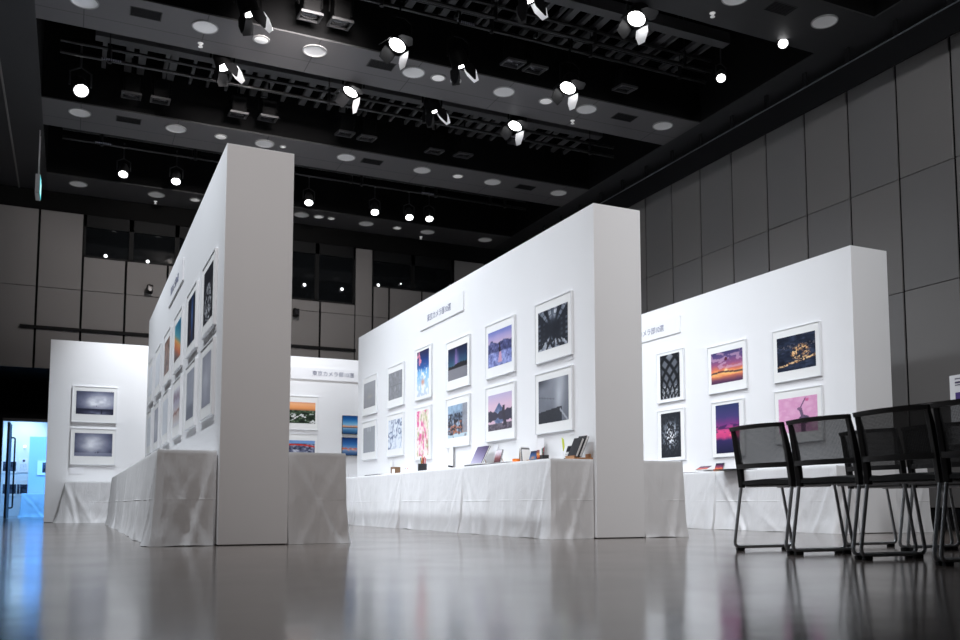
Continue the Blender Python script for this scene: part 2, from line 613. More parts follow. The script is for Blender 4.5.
# ------------------------------------------------------------------ partition walls
def partition(x0, x1, y0, y1, label, h=3.0):
    t = thing('partition_wall', label, 'partition', ((x0 + x1) / 2, (y0 + y1) / 2, 0), group='white exhibition partitions')
    hx, hy = (x1 - x0) / 2, (y1 - y0) / 2
    boxobj('wall_panel', M['partition'], t, -hx, hx, -hy, hy, .007, h, bevel=.003)
    boxobj('plinth', M['plinth'], t, -hx + .012, hx - .012, -hy + .012, hy - .012, 0, .0069)
    return t
PY0, PY1 = 6.68, 13.86
partition(.98, 1.487, PY0, PY1, 'tall white freestanding partition on the left, its broad end facing forward')
partition(4.187, 4.69, PY0, PY1, 'tall white freestanding partition in the middle, hung with six columns of photographs')
partition(7.33, 7.855, PY0, PY1, 'white freestanding partition on the right, behind the black mesh chairs')
partition(-.37, 7.7, 16.1, 16.5, 'wide white partition across the far end of the hall')

# ------------------------------------------------------------------ table cloths
def cloth(x0, x1, y0, y1, z, label, seed=0, out=(.03, .02, .0, .0), group=None, gather=1.0):
    """cloth over a table: flat top, four skirts falling to the floor in soft folds.
    out = how far the hem swings out on the -X, -Y, +X and +Y side; 0 hangs dead straight"""
    rnd = random.Random(seed)
    cx, cy = (x0 + x1) / 2, (y0 + y1) / 2
    bm = new()
    per = []
    step = .018
    def seg(ax, ay, bx, by, nx, ny, o):
        L = math.hypot(bx - ax, by - ay)
        n = max(4, int(L / step))
        for i in range(n):
            t = i / n
            per.append((ax + (bx - ax) * t, ay + (by - ay) * t, nx, ny, t * L, L, o))
    seg(x0, y0, x1, y0, 0, -1, out[1])
    seg(x1, y0, x1, y1, 1, 0, out[2])
    seg(x1, y1, x0, y1, 0, 1, out[3])
    seg(x0, y1, x0, y0, -1, 0, out[0])
    ph = [rnd.uniform(0, 6.28) for _ in range(8)]
    pl_a, pl_b = rnd.uniform(.12, .5), rnd.uniform(.12, .5)
    pl_sa, pl_sb = rnd.uniform(.35, 1.0), rnd.uniform(.2, .8)
    lv = [0, .012, .04, .09, .15, .22, .30, .38, .45, .5, .53, .6, .68, .75, .81, .86, .90, .94, .97, 1.0]
    N = len(per)
    rings = []
    for li, f in enumerate(lv):
        ring = []
        for i, (px, py, nx, ny, d, L, o) in enumerate(per):
            a = f ** 1.2
            s_ = i * step
            e = min(d, L - d)
            live = 1.0 if o > 0 else 0.0
            near_corner = math.exp(-(e / .09) ** 2)
            # vertical folds that wander and deepen towards the hem
            q = noise.noise(Vector((s_ * 2.2, f * .7, seed * 3.1)))
            q2 = noise.noise(Vector((s_ * 6.5 + .6 * q, f * 1.1 + 4, seed * 1.7)))
            q3 = noise.noise(Vector((s_ * 14, f * 6, seed * 2.3 + 9)))
            fold = (.034 * q + .030 * q2) * gather
            # slack diagonal pleats hanging from the table corners, each at its own slant
            pleat = 0.0
            for (dd, sl, am) in ((d, pl_a, pl_sa), (L - d, pl_b, pl_sb)):
                g = dd - f * sl - .02 * q2
                pleat += am * (.020 * math.exp(-(g / .03) ** 2) - .014 * math.exp(-((g - .06) / .035) ** 2) + .010 * math.exp(-((dd - f * sl * 2.1 - .03) / .03) ** 2))
            pleat += .005 * noise.noise(Vector((s_ * 5 + f * 4, f * 5 - s_ * 2, seed * 4.4))) * (1 if ny else .6)
            off = live * (a * (o + fold + .6 * near_corner * o) + pleat * min(1, f * 5) + .004 * q3 * f)
            if f > .75:
                k2 = (f - .75) / .25
                off += live * k2 * k2 * (.016 + .022 * max(0, noise.noise(Vector((s_ * 4, 2.0, seed * 5.0)))))
            off = max(off, 0.0)
            # round the corners a little
            k = .5 * max(0, 1 - e / .035)
            mx_, my_ = nx, ny
            if k > 0:
                ot = per[(i - 5) % N] if d < L - d else per[(i + 5) % N]
                if ot[6] > 0 and o > 0:
                    mx_, my_ = nx * (1 - k) + ot[2] * k, ny * (1 - k) + ot[3] * k
            zz = z * (1 - f)
            if li == len(lv) - 1:
                zz = .001 + .014 * max(0, noise.noise(Vector((s_ * 2.5, 7.0, seed * 2.0))))
            r = -.006 if li == 0 else 0
            ring.append(bm.verts.new((px - cx + mx_ * (off + r), py - cy + my_ * (off + r), zz + (.0 if li else .003))))
        rings.append(ring)
    for a, b in zip(rings, rings[1:]):
        for k in range(N):
            bm.faces.new((a[k], a[(k + 1) % N], b[(k + 1) % N], b[k]))
    bm.faces.new(rings[0])
    o = obj('tablecloth', bm, M['cloth'], smooth=True)
    o.location = (cx, cy, 0)
    return tag(o, label, 'tablecloth', group)

TZ = .69
GL = 'white cloths on the tables along the partitions'
Ys = [6.71, 8.58, 10.49, 12.42, 14.25]
names = ['nearest', 'second', 'third', 'farthest']
for i in range(4):
    cloth(3.75, 4.178, Ys[i] + .004, Ys[i + 1] - .004, TZ, 'white floor-length cloth on the %s table along the left side of the middle partition' % names[i], 10 + i, (.022, .006 if i == 0 else 0, 0, 0), GL)
for i in range(4):
    cloth(.56, .972, Ys[i] + .034, Ys[i + 1] + .026, TZ, 'white floor-length cloth on the %s table along the left side of the left partition' % names[i], 20 + i, (.035, .022 if i == 0 else 0, 0, 0), GL)
for i in range(4):
    cloth(7.06, 7.321, Ys[i] + .004, Ys[i + 1] - .004, TZ, 'white floor-length cloth on the %s table against the right partition, behind the chairs' % names[i], 30 + i, (.025, .012 if i == 0 else 0, 0, 0), GL)
cloth(1.496, 1.94, 6.73, 8.5, TZ, 'white cloth end hanging at the right side of the left partition', 41, (0, .02, .02, 0), GL)
cloth(4.699, 5.15, 6.72, 8.5, TZ, 'white cloth end hanging at the right side of the middle partition', 42, (0, .022, .03, 0), GL)
cloth(7.864, 8.42, 6.75, 8.5, TZ, 'white cloth end right of the right partition, seen between chair legs', 43, (0, .02, .03, 0), GL)
cloth(-.07, .75, 15.62, 16.08, TZ - .03, 'grey-shaded cloth on the small table under two misty photographs at the far left', 44, (.095, .03, .02, 0), GL)
cloth(3.3, 5.1, 15.62, 16.08, TZ, 'white cloth on the table under the far right photographs', 45, (.03, .03, .03, 0), GL)

# ------------------------------------------------------------------ photographs
def fbm(u, v, sc, seed, oct=4):
    r = np.random.RandomState(seed)
    out = np.zeros_like(u)
    amp, tot = 1.0, 0
    for o in range(oct):
        n = int(sc * 2 ** o) + 2
        g = r.rand(n + 1, n + 1)
        x, y = u * (n - 1), v * (n - 1)
        xi, yi = np.clip(x.astype(int), 0, n - 1), np.clip(y.astype(int), 0, n - 1)
        fx, fy = x - xi, y - yi
        fx, fy = fx * fx * (3 - 2 * fx), fy * fy * (3 - 2 * fy)
        out += amp * ((g[yi, xi] * (1 - fx) + g[yi, xi + 1] * fx) * (1 - fy) + (g[yi + 1, xi] * (1 - fx) + g[yi + 1, xi + 1] * fx) * fy)
        tot += amp
        amp *= .5
    return out / tot

def C(*c): return np.array(c, float) / 255.0

def ramp(t, stops):
    t = np.clip(t, 0, 1)
    xs = [s[0] for s in stops]
    return np.stack([np.interp(t, xs, [s[1][k] for s in stops]) for k in range(3)], -1)

def over(img, mask, col):
    m = np.clip(mask, 0, 1)[..., None]
    return img * (1 - m) + np.asarray(col) * m

def sstep(a, b, x):
    t = np.clip((x - a) / (b - a), 0, 1)
    return t * t * (3 - 2 * t)

def blob(u, v, cx, cy, rx, ry, soft=1.0):
    return np.exp(-(((u - cx) / rx) ** 2 + ((v - cy) / ry) ** 2) * soft)

def ph_arcade(u, v):
    dx, dy = u - .5, v - .45
    a = np.arctan2(dy, dx); r = np.hypot(dx, dy)
    g = .10 + .08 * fbm(u, v, 8, 1)
    beams = (np.sin(a * 15) > .2) * sstep(.18, .45, r) * (dy > .12) * (np.abs(dx) < dy * 1.0) * (np.abs(np.sin(r * 24)) > .25)
    g = g + .55 * beams * (.5 + .7 * fbm(u, v, 10, 2)) + .35 * blob(u, v, .52, .88, .10, .16)
    g = g + .5 * (np.sin(v * 50) > .2) * (np.sin(u * 34) > .3) * (np.abs(dy) < .28) * sstep(.22, .4, np.abs(dx)) * fbm(u, v, 9, 3)
    refl = (np.sin(a * 13 + 9 * fbm(u, v, 5, 4)) > -.1) * (dy < -.08) * (np.abs(dx) < -dy * .9 + .1) * (fbm(u, v, 7, 94) > .42)
    g = g + .75 * refl * sstep(.1, .3, r) * (.3 + .9 * fbm(u, v, 12, 5))
    return ramp(g, [(0, C(12, 14, 20)), (.5, C(110, 118, 132)), (1, C(236, 240, 246))])

def ph_corridor(u, v):
    g = .42 + .30 * u * sstep(.2, .9, v) + .12 * fbm(u, v, 3, 6)
    g = g + .22 * blob(u, v, .68, .45, .12, .4) - .25 * sstep(.78, .98, u) * sstep(.2, .9, v)
    floor_ = v < .30 - .08 * np.abs(u - .55) + .0 * u
    g = np.where((v < .26 + .10 * u) & (u < .78), .10 + .06 * fbm(u, v, 20, 7), g)
    g = np.where((np.abs(v - (.62 - .18 * u)) < .012) & (u < .55), g - .12, g)
    g = np.where((v < .3) & (u > .72) & (np.abs((v - .28) + (u - .72) * 1.1) < .03), .75, g)
    g = g - .3 * sstep(.75, 1, v) * sstep(.5, 0, u)
    return ramp(g, [(0, C(26, 28, 34)), (.5, C(120, 124, 134)), (1, C(222, 226, 234))])

def ph_snow(u, v):
    im = ramp(v + .05 * fbm(u, v, 4, 8), [(.5, C(150, 150, 190)), (.7, C(196, 176, 206)), (.85, C(170, 160, 208)), (1, C(118, 130, 196))])
    ridge = .62 + .13 * np.abs(np.sin(u * 6 + .7)) * fbm(u, v * 0, 6, 9) * 1.6
    n = fbm(u, v, 14, 10)
    im = np.where((v < ridge)[..., None], ramp(n, [(0.2, C(44, 48, 84)), (.6, C(92, 96, 144)), (1, C(170, 170, 210))]), im)
    im = np.where((v < .40)[..., None], ramp(n * .8 + .25 * fbm(u, v, 30, 11), [(.2, C(70, 76, 130)), (.6, C(150, 160, 216)), (1, C(210, 216, 246))]), im)
    im = over(im, (np.abs(u - .50) < .03 + .03 * (.6 - v)) & (v > .30) & (v < .60), C(40, 32, 48))
    im = over(im, (np.abs(u - .52) < .04 + .16 * (.36 - v)) & (v < .38) & (v > .08), C(206, 160, 184))
    im = over(im, blob(u, v, .49, .62, .03, .03, 1) > .5, C(52, 38, 48))
    return im

def ph_peak(u, v):
    vm = np.where(v > .40, v, .80 - v)
    im = ramp(vm, [(.4, C(222, 190, 204)), (.7, C(218, 188, 208)), (1, C(188, 176, 210))])
    ridge = .47 + .20 * np.abs(u - .47) + .10 * (fbm(u, u * 0, 9, 12) - .4)
    mt = .76 - np.abs(u - .47) * 1.1
    im = np.where((vm < mt)[..., None], ramp(fbm(u, v, 10, 13), [(.2, C(70, 84, 122)), (.8, C(150, 166, 198))]), im)
    im = np.where((vm < ridge)[..., None], C(56, 54, 70) + .05 * fbm(u, v, 14, 14)[..., None], im)
    im = np.where((v < .16 + .05 * fbm(u, v, 8, 15))[..., None], ramp(fbm(u, v, 20, 16), [(.2, C(62, 58, 70)), (.8, C(128, 118, 130))]), im)
    im = over(im, (np.abs(u - .68 - .03 * np.sin(v * 9)) < .05 + .05 * (.6 - v)) & (v < .66) & (v > .1), C(58, 54, 66))
    return im

def ph_aurora(u, v):
    im = ramp(v, [(.3, C(84, 128, 140)), (.5, C(46, 88, 116)), (.75, C(26, 48, 84)), (1, C(18, 26, 52))])
    im = over(im, blob(u, v, .45, .55, .12, .3) * .7, C(166, 130, 190))
    im = over(im, (np.abs(u - .42) < .05 * (1.1 - v)) & (v > .35) & (v < .95), C(150, 120, 180))
    hill = .38 + .10 * fbm(u, u * 0, 8, 17) + .08 * u
    im = np.where((v < hill)[..., None], C(22, 22, 30), im)
    im = over(im, (v < .34), C(128, 128, 136))
    return im

def ph_street(u, v):
    n = fbm(u, v, 9, 18)
    im = ramp(n, [(.25, C(30, 34, 48)), (.5, C(96, 110, 130)), (.75, C(170, 190, 210))])
    im = over(im, sstep(.55, .9, v) * (u < .8) * .8, C(160, 190, 216))
    warm = (fbm(u, v, 16, 19) > .55) & (v < .5)
    im = over(im, warm * .8, C(206, 120, 76))
    im = over(im, (fbm(u, v, 14, 20) > .58) & (v < .75) & (u < .75), C(26, 28, 40))
    im = over(im, sstep(.7, .82, u) * .85, C(150, 152, 160))
    im = over(im, (v < .1) & (n > .4), C(190, 210, 220))
    return im

def ph_bluebloom(u, v):
    im = ramp(v + .1 * fbm(u, v, 4, 21), [(0, C(206, 214, 226)), (.3, C(180, 214, 240)), (.6, C(120, 184, 232)), (.68, C(30, 96, 170)), (.85, C(16, 54, 122)), (1, C(40, 44, 84))])
    im = over(im, (fbm(u, v, 9, 22) > .56) & (v < .62), C(240, 244, 248))
    im = over(im, (fbm(u, v, 8, 23) > .60) & (v > .68), C(226, 140, 165))
    im = over(im, blob(u, v, .5, .30, .12, .06), C(226, 150, 120))
    return im

def ph_blossom(u, v):
    im = ramp(fbm(u, v, 5, 25), [(.2, C(250, 240, 236)), (.5, C(244, 222, 222)), (.8, C(236, 224, 190))])
    n = fbm(u, v, 6, 26)
    im = over(im, sstep(.52, .62, n) * .9, C(240, 150, 190))
    im = over(im, sstep(.62, .68, n) * .8, C(226, 84, 146))
    im = over(im, sstep(.58, .66, fbm(u, v, 9, 27)) * .6, C(160, 176, 110))
    im = over(im, sstep(.62, .68, fbm(u, v, 12, 28)) * .7, C(252, 250, 240))
    return im

def ph_greywin(u, v):
    g = .45 + .25 * (fbm(u, v, 12, 29) - .5)
    g = g + .16 * blob((u * 3) % 1, (v * 2) % 1, .5, .7, .12, .22)
    g = np.where((np.abs(v - .5) < .015), .3, g)
    return ramp(g, [(0, C(60, 62, 66)), (.5, C(138, 140, 146)), (1, C(226, 228, 232))])

def ph_smoke(u, v):
    n = fbm(u * .9, v * .9, 3, 30, 3)
    k = np.abs(np.sin(n * 11))
    im = ramp(k, [(0, C(112, 128, 156)), (.4, C(178, 190, 212)), (1, C(232, 238, 246))])
    return over(im, (k < .25), C(96, 110, 140))

def ph_grey(u, v):
    g = .5 + .15 * v + .10 * (fbm(u, v, 5, 31) - .5) + .1 * (fbm(u, v, 40, 32) - .5)
    im = ramp(g, [(0, C(70, 72, 76)), (.5, C(140, 142, 147)), (1, C(190, 192, 198))])
    return over(im, blob(u, v, .55, .42, .2, .06) * .3, C(200, 180, 150))

def ph_grey2(u, v):
    g = .52 + .08 * (fbm(u, v, 30, 33) - .5)
    g = g + .2 * ((np.abs(u - .4) < .03) | (np.abs(u - .6) < .03)) * (v > .82)
    return ramp(g, [(0, C(70, 72, 76)), (.5, C(152, 156, 162)), (1, C(230, 232, 236))])

def ph_islands(u, v):
    im = ramp(fbm(u, v, 6, 34), [(.2, C(26, 32, 48)), (.6, C(46, 56, 78)), (1, C(82, 92, 116))])
    im = over(im, sstep(.5, .6, fbm(u, v * 3 % 1, 6, 35)) * .5, C(20, 24, 36))
    path = np.minimum(np.abs(v - (.12 + .22 * u)) * 2.2, np.abs(np.hypot(u - .62, (v - .48) * 1.1) - .16))
    lit = (path < .06) & (fbm(u, v, 26, 36) > .54)
    im = over(im, lit * 1.0, C(252, 214, 160))
    im = over(im, ((path < .10) & (fbm(u, v, 30, 37) > .58)) * .6, C(214, 150, 96))
    im = over(im, (np.abs(v - .70) < .05) * (fbm(u, v, 30, 38) > .62) * .5, C(180, 160, 150))
    return im

def ph_pinkbird(u, v):
    im = ramp(fbm(u, v, 4, 39), [(.2, C(236, 186, 216)), (.6, C(224, 160, 200)), (1, C(250, 214, 232))])
    body = (blob(u, v, .66, .34, .16, .14) > .45)
    im = over(im, body, C(96, 80, 106))
    im = over(im, (np.abs(u - (.56 + .24 * (.7 - v))) < .04) & (v > .40) & (v < .66), C(110, 90, 118))
    im = over(im, (np.abs(u - (.54 + .5 * (v - .62))) < .018) & (v > .60) & (v < .95), C(120, 90, 124))
    im = over(im, blob(u, v, .74, .90, .06, .05) > .5, C(216, 110, 160))
    im = over(im, (blob(u, v, .55, .66, .08, .05) > .5), C(130, 100, 130))
    im = over(im, (np.abs(u - .64) < .06) & (v < .26), C(120, 80, 116))
    return im

def ph_balloon(u, v):
    n = fbm(u, v * 1.5 % 1, 6, 40)
    im = ramp(np.abs(v - .30) * 1.3 + .2 * (n - .5), [(0, C(252, 196, 120)), (.14, C(232, 130, 96)), (.35, C(160, 90, 130)), (.7, C(92, 76, 128)), (1, C(48, 52, 92))])
    im = over(im, sstep(.5, .62, n) * (v > .45) * .6, C(222, 180, 200))
    im = over(im, blob(u, v, .48, .40, .05, .05), C(255, 236, 180))
    im = over(im, (np.abs(v - .33 - .03 * np.sin(u * 5)) < .028) * .75, C(58, 42, 56))
    im = over(im, (v < .22) * sstep(.3, .0, v) * .6, C(40, 36, 60))
    im = over(im, (blob(u, v, .48, .76, .045, .06) > .45), C(90, 34, 52))
    return im

def ph_sundown(u, v):
    im = ramp(v + .08 * (fbm(u, v, 5, 41) - .5), [(0, C(32, 34, 66)), (.26, C(56, 48, 96)), (.33, C(206, 70, 128)), (.45, C(226, 84, 140)), (.58, C(130, 60, 130)), (.75, C(74, 66, 120)), (1, C(52, 62, 104))])
    im = over(im, sstep(.5, .6, fbm(u, v * 4 % 1, 4, 42)) * ((v > .42) & (v < .62)) * .8, C(60, 40, 90))
    im = over(im, blob(u, v, .62, .36, .05, .022) * 1.2, C(255, 110, 120))
    return im

def ph_lattice(u, v):
    w = (1.0 - .75 * sstep(1, 0, v))
    a = np.abs(((u - .5) / (.25 + .7 * v) * 1.6 + v * 3.2) % 1 - .5)
    b = np.abs(((u - .5) / (.25 + .7 * v) * 1.6 - v * 3.2) % 1 - .5)
    line = np.minimum(a, b)
    g = .42 - .3 * sstep(.25, .12, line) + .2 * blob(u, v, .5, 1.0, .2, .1)
    g = np.where(line < .16, .05, g) * (1 - .7 * sstep(.3, .5, np.abs(u - .5)))
    g = g + .4 * (fbm(u, v, 40, 43) > .58) * (v < .3) * (line >= .16)
    return ramp(g, [(0, C(18, 20, 24)), (.5, C(120, 124, 132)), (1, C(236, 238, 240))])

def ph_spray(u, v):
    dx, dy = u - .35, v - .15
    n = fbm(u, v, 26, 44)
    g = .07 + sstep(.52, .66, n) * blob(u, v, .5, .50, .34, .26) * 1.1
    return ramp(g, [(0, C(24, 26, 30)), (.3, C(90, 96, 106)), (.8, C(224, 230, 238)), (1, C(250, 250, 252))])

def ph_sparks(u, v):
    g = .04 + .9 * (fbm(u, v, 30, 45) > .60) * (blob(u, v, .5, .35, .3, .3) > .25) + .1 * fbm(u, v, 4, 46)
    return ramp(g, [(0, C(22, 24, 32)), (1, C(226, 230, 238))])

def ph_bluecol(u, v):
    im = ramp(fbm(u, v, 5, 47), [(.2, C(18, 22, 36)), (.8, C(46, 48, 62))])
    im = over(im, blob(u, v, .62, .55, .10, .5) * .9, C(70, 120, 200))
    return over(im, blob(u, v, .4, .25, .1, .1) * .6, C(150, 100, 80))

def ph_teal(u, v):
    return ramp(v + .4 * (u - .5), [(0, C(70, 40, 44)), (.25, C(214, 110, 60)), (.45, C(236, 170, 100)), (.6, C(90, 170, 186)), (1, C(40, 120, 156))])

def ph_brown(u, v):
    return ramp(fbm(u, v, 6, 48), [(.2, C(70, 50, 50)), (.8, C(190, 150, 130))])

def ph_pale(u, v):
    return ramp(.6 + .3 * fbm(u, v, 4, 49), [(0, C(180, 186, 196)), (1, C(232, 236, 242))])

def ph_mist(u, v):
    g = .55 + .35 * (1 - np.abs(v - .5) * 1.6) * fbm(u, v, 3, 50) - .12 * sstep(.4, 0, u)
    return ramp(g, [(0, C(96, 98, 112)), (.5, C(150, 152, 166)), (1, C(216, 218, 228))])

def ph_mist2(u, v):
    g = .5 + .3 * (fbm(u, v, 4, 51) - .5) - .25 * sstep(.35, .2, v)
    return ramp(g, [(0, C(100, 104, 118)), (.5, C(160, 164, 178)), (1, C(220, 222, 232))])

def ph_interior(u, v):
    im = ramp(v + .2 * (fbm(u, v, 5, 52) - .5), [(0, C(226, 226, 232)), (.3, C(206, 190, 186)), (.36, C(140, 86, 76)), (.42, C(214, 208, 210)), (.62, C(190, 186, 204)), (.75, C(150, 130, 150)), (1, C(226, 228, 234))])
    return im

def ph_sea(u, v):
    g = .12 + .95 * blob(u, v, .62, .55, .42, .34) * (.45 + .9 * fbm(u, v * 1.0, 4, 53)) + .1 * (v > .25)
    g = np.where(v < .24, .10 + .55 * blob(u, v, .55, .05, .3, .1) * fbm(u, v, 8, 54), g)
    g = np.where((np.abs(u - .68) < .012) & (v < .24) & (v > .0), .05, g)
    g = np.where((np.abs(u - .54) < .012) & (v < .38) & (v > .32), .15, g)
    return ramp(g, [(0, C(20, 22, 38)), (.4, C(110, 114, 138)), (1, C(236, 238, 246))])

def ph_field(u, v):
    g = .16 + .9 * blob(u, v, .48, .55, .42, .5) * (.6 + .5 * fbm(u, v, 4, 55))
    g = np.where(v < .14, g * .5 + .35, g)
    g = np.where((blob(u, v, .62, .17, .014, .035) > .4) | (blob(u, v, .55, .155, .01, .02) > .4), .02, g)
    return ramp(g, [(0, C(26, 28, 44)), (.4, C(106, 110, 134)), (1, C(234, 236, 244))])

def ph_hill(u, v):
    im = ramp(v, [(.55, C(150, 90, 70)), (.72, C(240, 160, 100)), (.9, C(246, 180, 130)), (1, C(230, 160, 130))])
    n = fbm(u, v, 12, 56)
    im = np.where((v < .62 - .0 * u)[..., None], ramp(n, [(.2, C(20, 28, 22)), (.55, C(54, 74, 52)), (.9, C(150, 160, 140))]), im)
    im = over(im, (n > .6) & (v < .45) & (np.abs(v - .6 + .8 * np.abs(u - .5)) < .3), C(226, 226, 226))
    return im

def ph_bridge(u, v):
    n = fbm(u, v, 12, 57)
    im = ramp(n, [(.2, C(30, 34, 52)), (.5, C(90, 96, 124)), (.8, C(214, 216, 226))])
    im = over(im, v > .86, C(120, 160, 214))
    im = over(im, np.abs(v - .80 + .25 * (u - .4) ** 2) < .035, C(196, 60, 56))
    return im

def ph_harbour(u, v):
    im = ramp(v, [(0, C(30, 66, 106)), (.25, C(90, 150, 196)), (.38, C(190, 190, 200)), (.55, C(120, 180, 220)), (.8, C(34, 106, 172)), (1, C(18, 66, 126))])
    sky = (v > .36) & (v < .36 + .22 * fbm(u, u * 0, 14, 58))
    im = over(im, sky, C(226, 170, 130))
    im = over(im, (v > .33) & (v < .37), C(70, 60, 80))
    im = over(im, blob(u, v, .7, .55, .2, .08) * .6, C(250, 226, 196))
    return im

def ph_harbour2(u, v):
    im = ramp(v, [(0, C(30, 60, 104)), (.25, C(120, 150, 190)), (.36, C(150, 170, 200)), (.6, C(60, 120, 186)), (1, C(16, 52, 112))])
    sky = (v > .34) & (v < .34 + .16 * fbm(u, u * 0, 16, 59))
    im = over(im, sky, C(200, 110, 90))
    im = over(im, (fbm(u, v, 18, 60) > .6) & (v > .25) & (v < .38), C(236, 170, 140))
    return im

def ph_dark(u, v):
    return ramp(fbm(u, v, 5, 61), [(.2, C(24, 28, 40)), (.8, C(90, 100, 120))])

def ph_darkred(u, v):
    im = ramp(v + .2 * fbm(u, v, 6, 62), [(0, C(40, 28, 36)), (.5, C(120, 70, 74)), (.8, C(190, 170, 180)), (1, C(220, 214, 222))])
    return im

def ph_violet(u, v):
    return ramp(v * .8 + .2 * u, [(0, C(206, 204, 220)), (.5, C(140, 132, 164)), (1, C(76, 66, 96))])

def ph_bluecard(u, v):
    im = ramp(v + .2 * fbm(u, v, 5, 63), [(0, C(90, 110, 140)), (.4, C(70, 116, 170)), (.8, C(40, 70, 120)), (1, C(30, 36, 60))])
    return over(im, blob(u, v, .5, .35, .3, .15), C(190, 130, 100))

def ph_orangecard(u, v):
    return ramp(v + .3 * fbm(u, v, 6, 64), [(0, C(60, 40, 60)), (.4, C(200, 90, 50)), (.7, C(240, 170, 80)), (1, C(120, 60, 70))])

def ph_sunsetcard(u, v):
    return ramp(v + .3 * fbm(u, v, 5, 65), [(0, C(40, 30, 44)), (.4, C(230, 120, 80)), (.6, C(150, 70, 100)), (1, C(40, 34, 60))])

_pc = {}
def print_mesh(fn, w, h, key):
    """flat sheet in the XZ plane facing -Y, coloured by fn(u, v)"""
    if key in _pc:
        return _pc[key]
    nx = max(24, min(84, int(w / .0075)))
    nz = max(20, min(84, int(h / .0075)))
    xs, zs = np.linspace(-w / 2, w / 2, nx + 1), np.linspace(0, h, nz + 1)
    X, Z = np.meshgrid(xs, zs)
    verts = np.stack([X, np.zeros_like(X), Z], -1).reshape(-1, 3)
    idx = np.arange((nx + 1) * (nz + 1)).reshape(nz + 1, nx + 1)
    faces = np.stack([idx[:-1, :-1], idx[:-1, 1:], idx[1:, 1:], idx[1:, :-1]], -1).reshape(-1, 4)
    me = bpy.data.meshes.new('print')
    me.from_pydata(verts.tolist(), [], faces.tolist())
    U, V = X / w + .5, Z / h
    im = np.clip(np.asarray(fn(U, V), float), 0, 1)
    im = np.where(im <= .04045, im / 12.92, ((im + .055) / 1.055) ** 2.4)
    at = me.color_attributes.new('tint', 'FLOAT_COLOR', 'POINT')
    at.data.foreach_set('color', np.concatenate([im.reshape(-1, 3), np.ones((im.size // 3, 1))], 1).astype(np.float32).ravel())
    me.materials.append(M['print'])
    _pc[key] = me
    return me

def picture(label, loc, rotz, W, H, px, pz0, pw, phh, fn, group, depth=.026, framed=True):
    """loc = middle of the bottom edge on the wall; print placed at (px, pz0) with size pw x phh"""
    t = thing('framed_photograph' if framed else 'canvas_photograph', label, 'picture', loc, (0, 0, rotz), group)
    if framed:
        bm = new()
        b = .009
        box(bm, -W / 2, -W / 2 + b, -depth, 0, 0, H)
        box(bm, W / 2 - b, W / 2, -depth, 0, 0, H)
        box(bm, -W / 2 + b, W / 2 - b, -depth, 0, 0, b)
        box(bm, -W / 2 + b, W / 2 - b, -depth, 0, H - b, H)
        obj('frame', bm, M['frame'], t)
        boxobj('mat_board', M['mat_board'], t, -W / 2 + b, W / 2 - b, -depth + .006, -.002, b, H - b)
        yy = -depth + .0045
    else:
        boxobj('canvas_edge', M['book_black'], t, -W / 2, W / 2, -depth, 0, 0, H)
        yy = -depth - .0015
    me = print_mesh(fn, pw, phh, fn.__name__)
    o = bpy.data.objects.new('print', me)
    COL.objects.link(o)
    o.parent = t
    o.location = (px, yy, pz0)
    return t

RM = -PI / 2
GP = 'framed photographs on the partitions'
def on_left_face(X, yc, shape, upper, label, fn, pw=None, ph=None):
    yc *= (X - .016) / X
    if shape == 'L':
        W, H = .715, .60
        z = 1.68 if upper else .98
        pw, ph = pw or .58, ph or .39
    else:
        W, H = .60, .69
        z = 1.675 if upper else .88
        pw, ph = pw or .43, ph or .60
    picture(label, (X, yc, z), RM, W, H, 0, (H - ph) / 2 + (.0 if shape == 'P' else .01), pw, ph, fn, GP)
    c = tag(boxobj('caption_sign', M['card'], None, -.05, .05, -.004, 0, 0, .03), 'tiny white caption card under ' + label_tail(label), 'caption card', 'caption cards under the photographs')
    c.location = (X, yc - W / 2 + .05, z - .042)
    c.rotation_euler = (0, 0, RM)

def label_tail(l):
    w = l.split(',')[0].split()
    l = l.split(' on the ')[0].split(', ')[0]
    return ' '.join(l.split()[:12])

Mx, Rx, Lx = 4.187, 7.33, .98
on_left_face(Mx, 7.43, 'L', True, 'framed black and white photograph of a glass-roofed arcade, upper right on the middle partition', ph_arcade)
on_left_face(Mx, 7.43, 'L', False, 'framed grey photograph of a bare angular corridor, lower right on the middle partition', ph_corridor, .58, .42)
on_left_face(Mx, 8.60, 'L', True, 'framed violet photograph of a figure in a snowy mountain field on the middle partition', ph_snow)
on_left_face(Mx, 8.60, 'L', False, 'framed pink photograph of a peak mirrored in a lake on the middle partition', ph_peak, .58, .39)
on_left_face(Mx, 9.76, 'L', True, 'framed teal night sky photograph above grey ground on the middle partition', ph_aurora)
on_left_face(Mx, 9.76, 'L', False, 'framed photograph of a wet city street with warm lights on the middle partition', ph_street)
on_left_face(Mx, 10.92, 'P', True, 'upright framed photograph of deep blue sky and pink blossom on the middle partition', ph_bluebloom)
on_left_face(Mx, 10.92, 'P', False, 'upright framed photograph of pink flowers on a pale ground on the middle partition', ph_blossom)
on_left_face(Mx, 12.02, 'L', True, 'framed grey photograph divided like window panes on the middle partition', ph_greywin)
on_left_face(Mx, 12.02, 'L', False, 'framed pale blue swirling photograph on the middle partition', ph_smoke, .58, .42)
on_left_face(Mx, 13.23, 'L', True, 'framed plain grey photograph, upper one at the far end of the middle partition', ph_grey)
on_left_face(Mx, 13.23, 'L', False, 'framed plain grey photograph, lower one at the far end of the middle partition', ph_grey2)
on_left_face(Rx, 7.49, 'L', True, 'framed dark photograph of islands with golden night lights on the right partition', ph_islands)
on_left_face(Rx, 7.49, 'L', False, 'framed pink photograph of a dark bird, behind the second chair back', ph_pinkbird)
on_left_face(Rx, 8.65, 'L', True, 'framed photograph of a balloon over a purple and orange sunset on the right partition', ph_balloon)
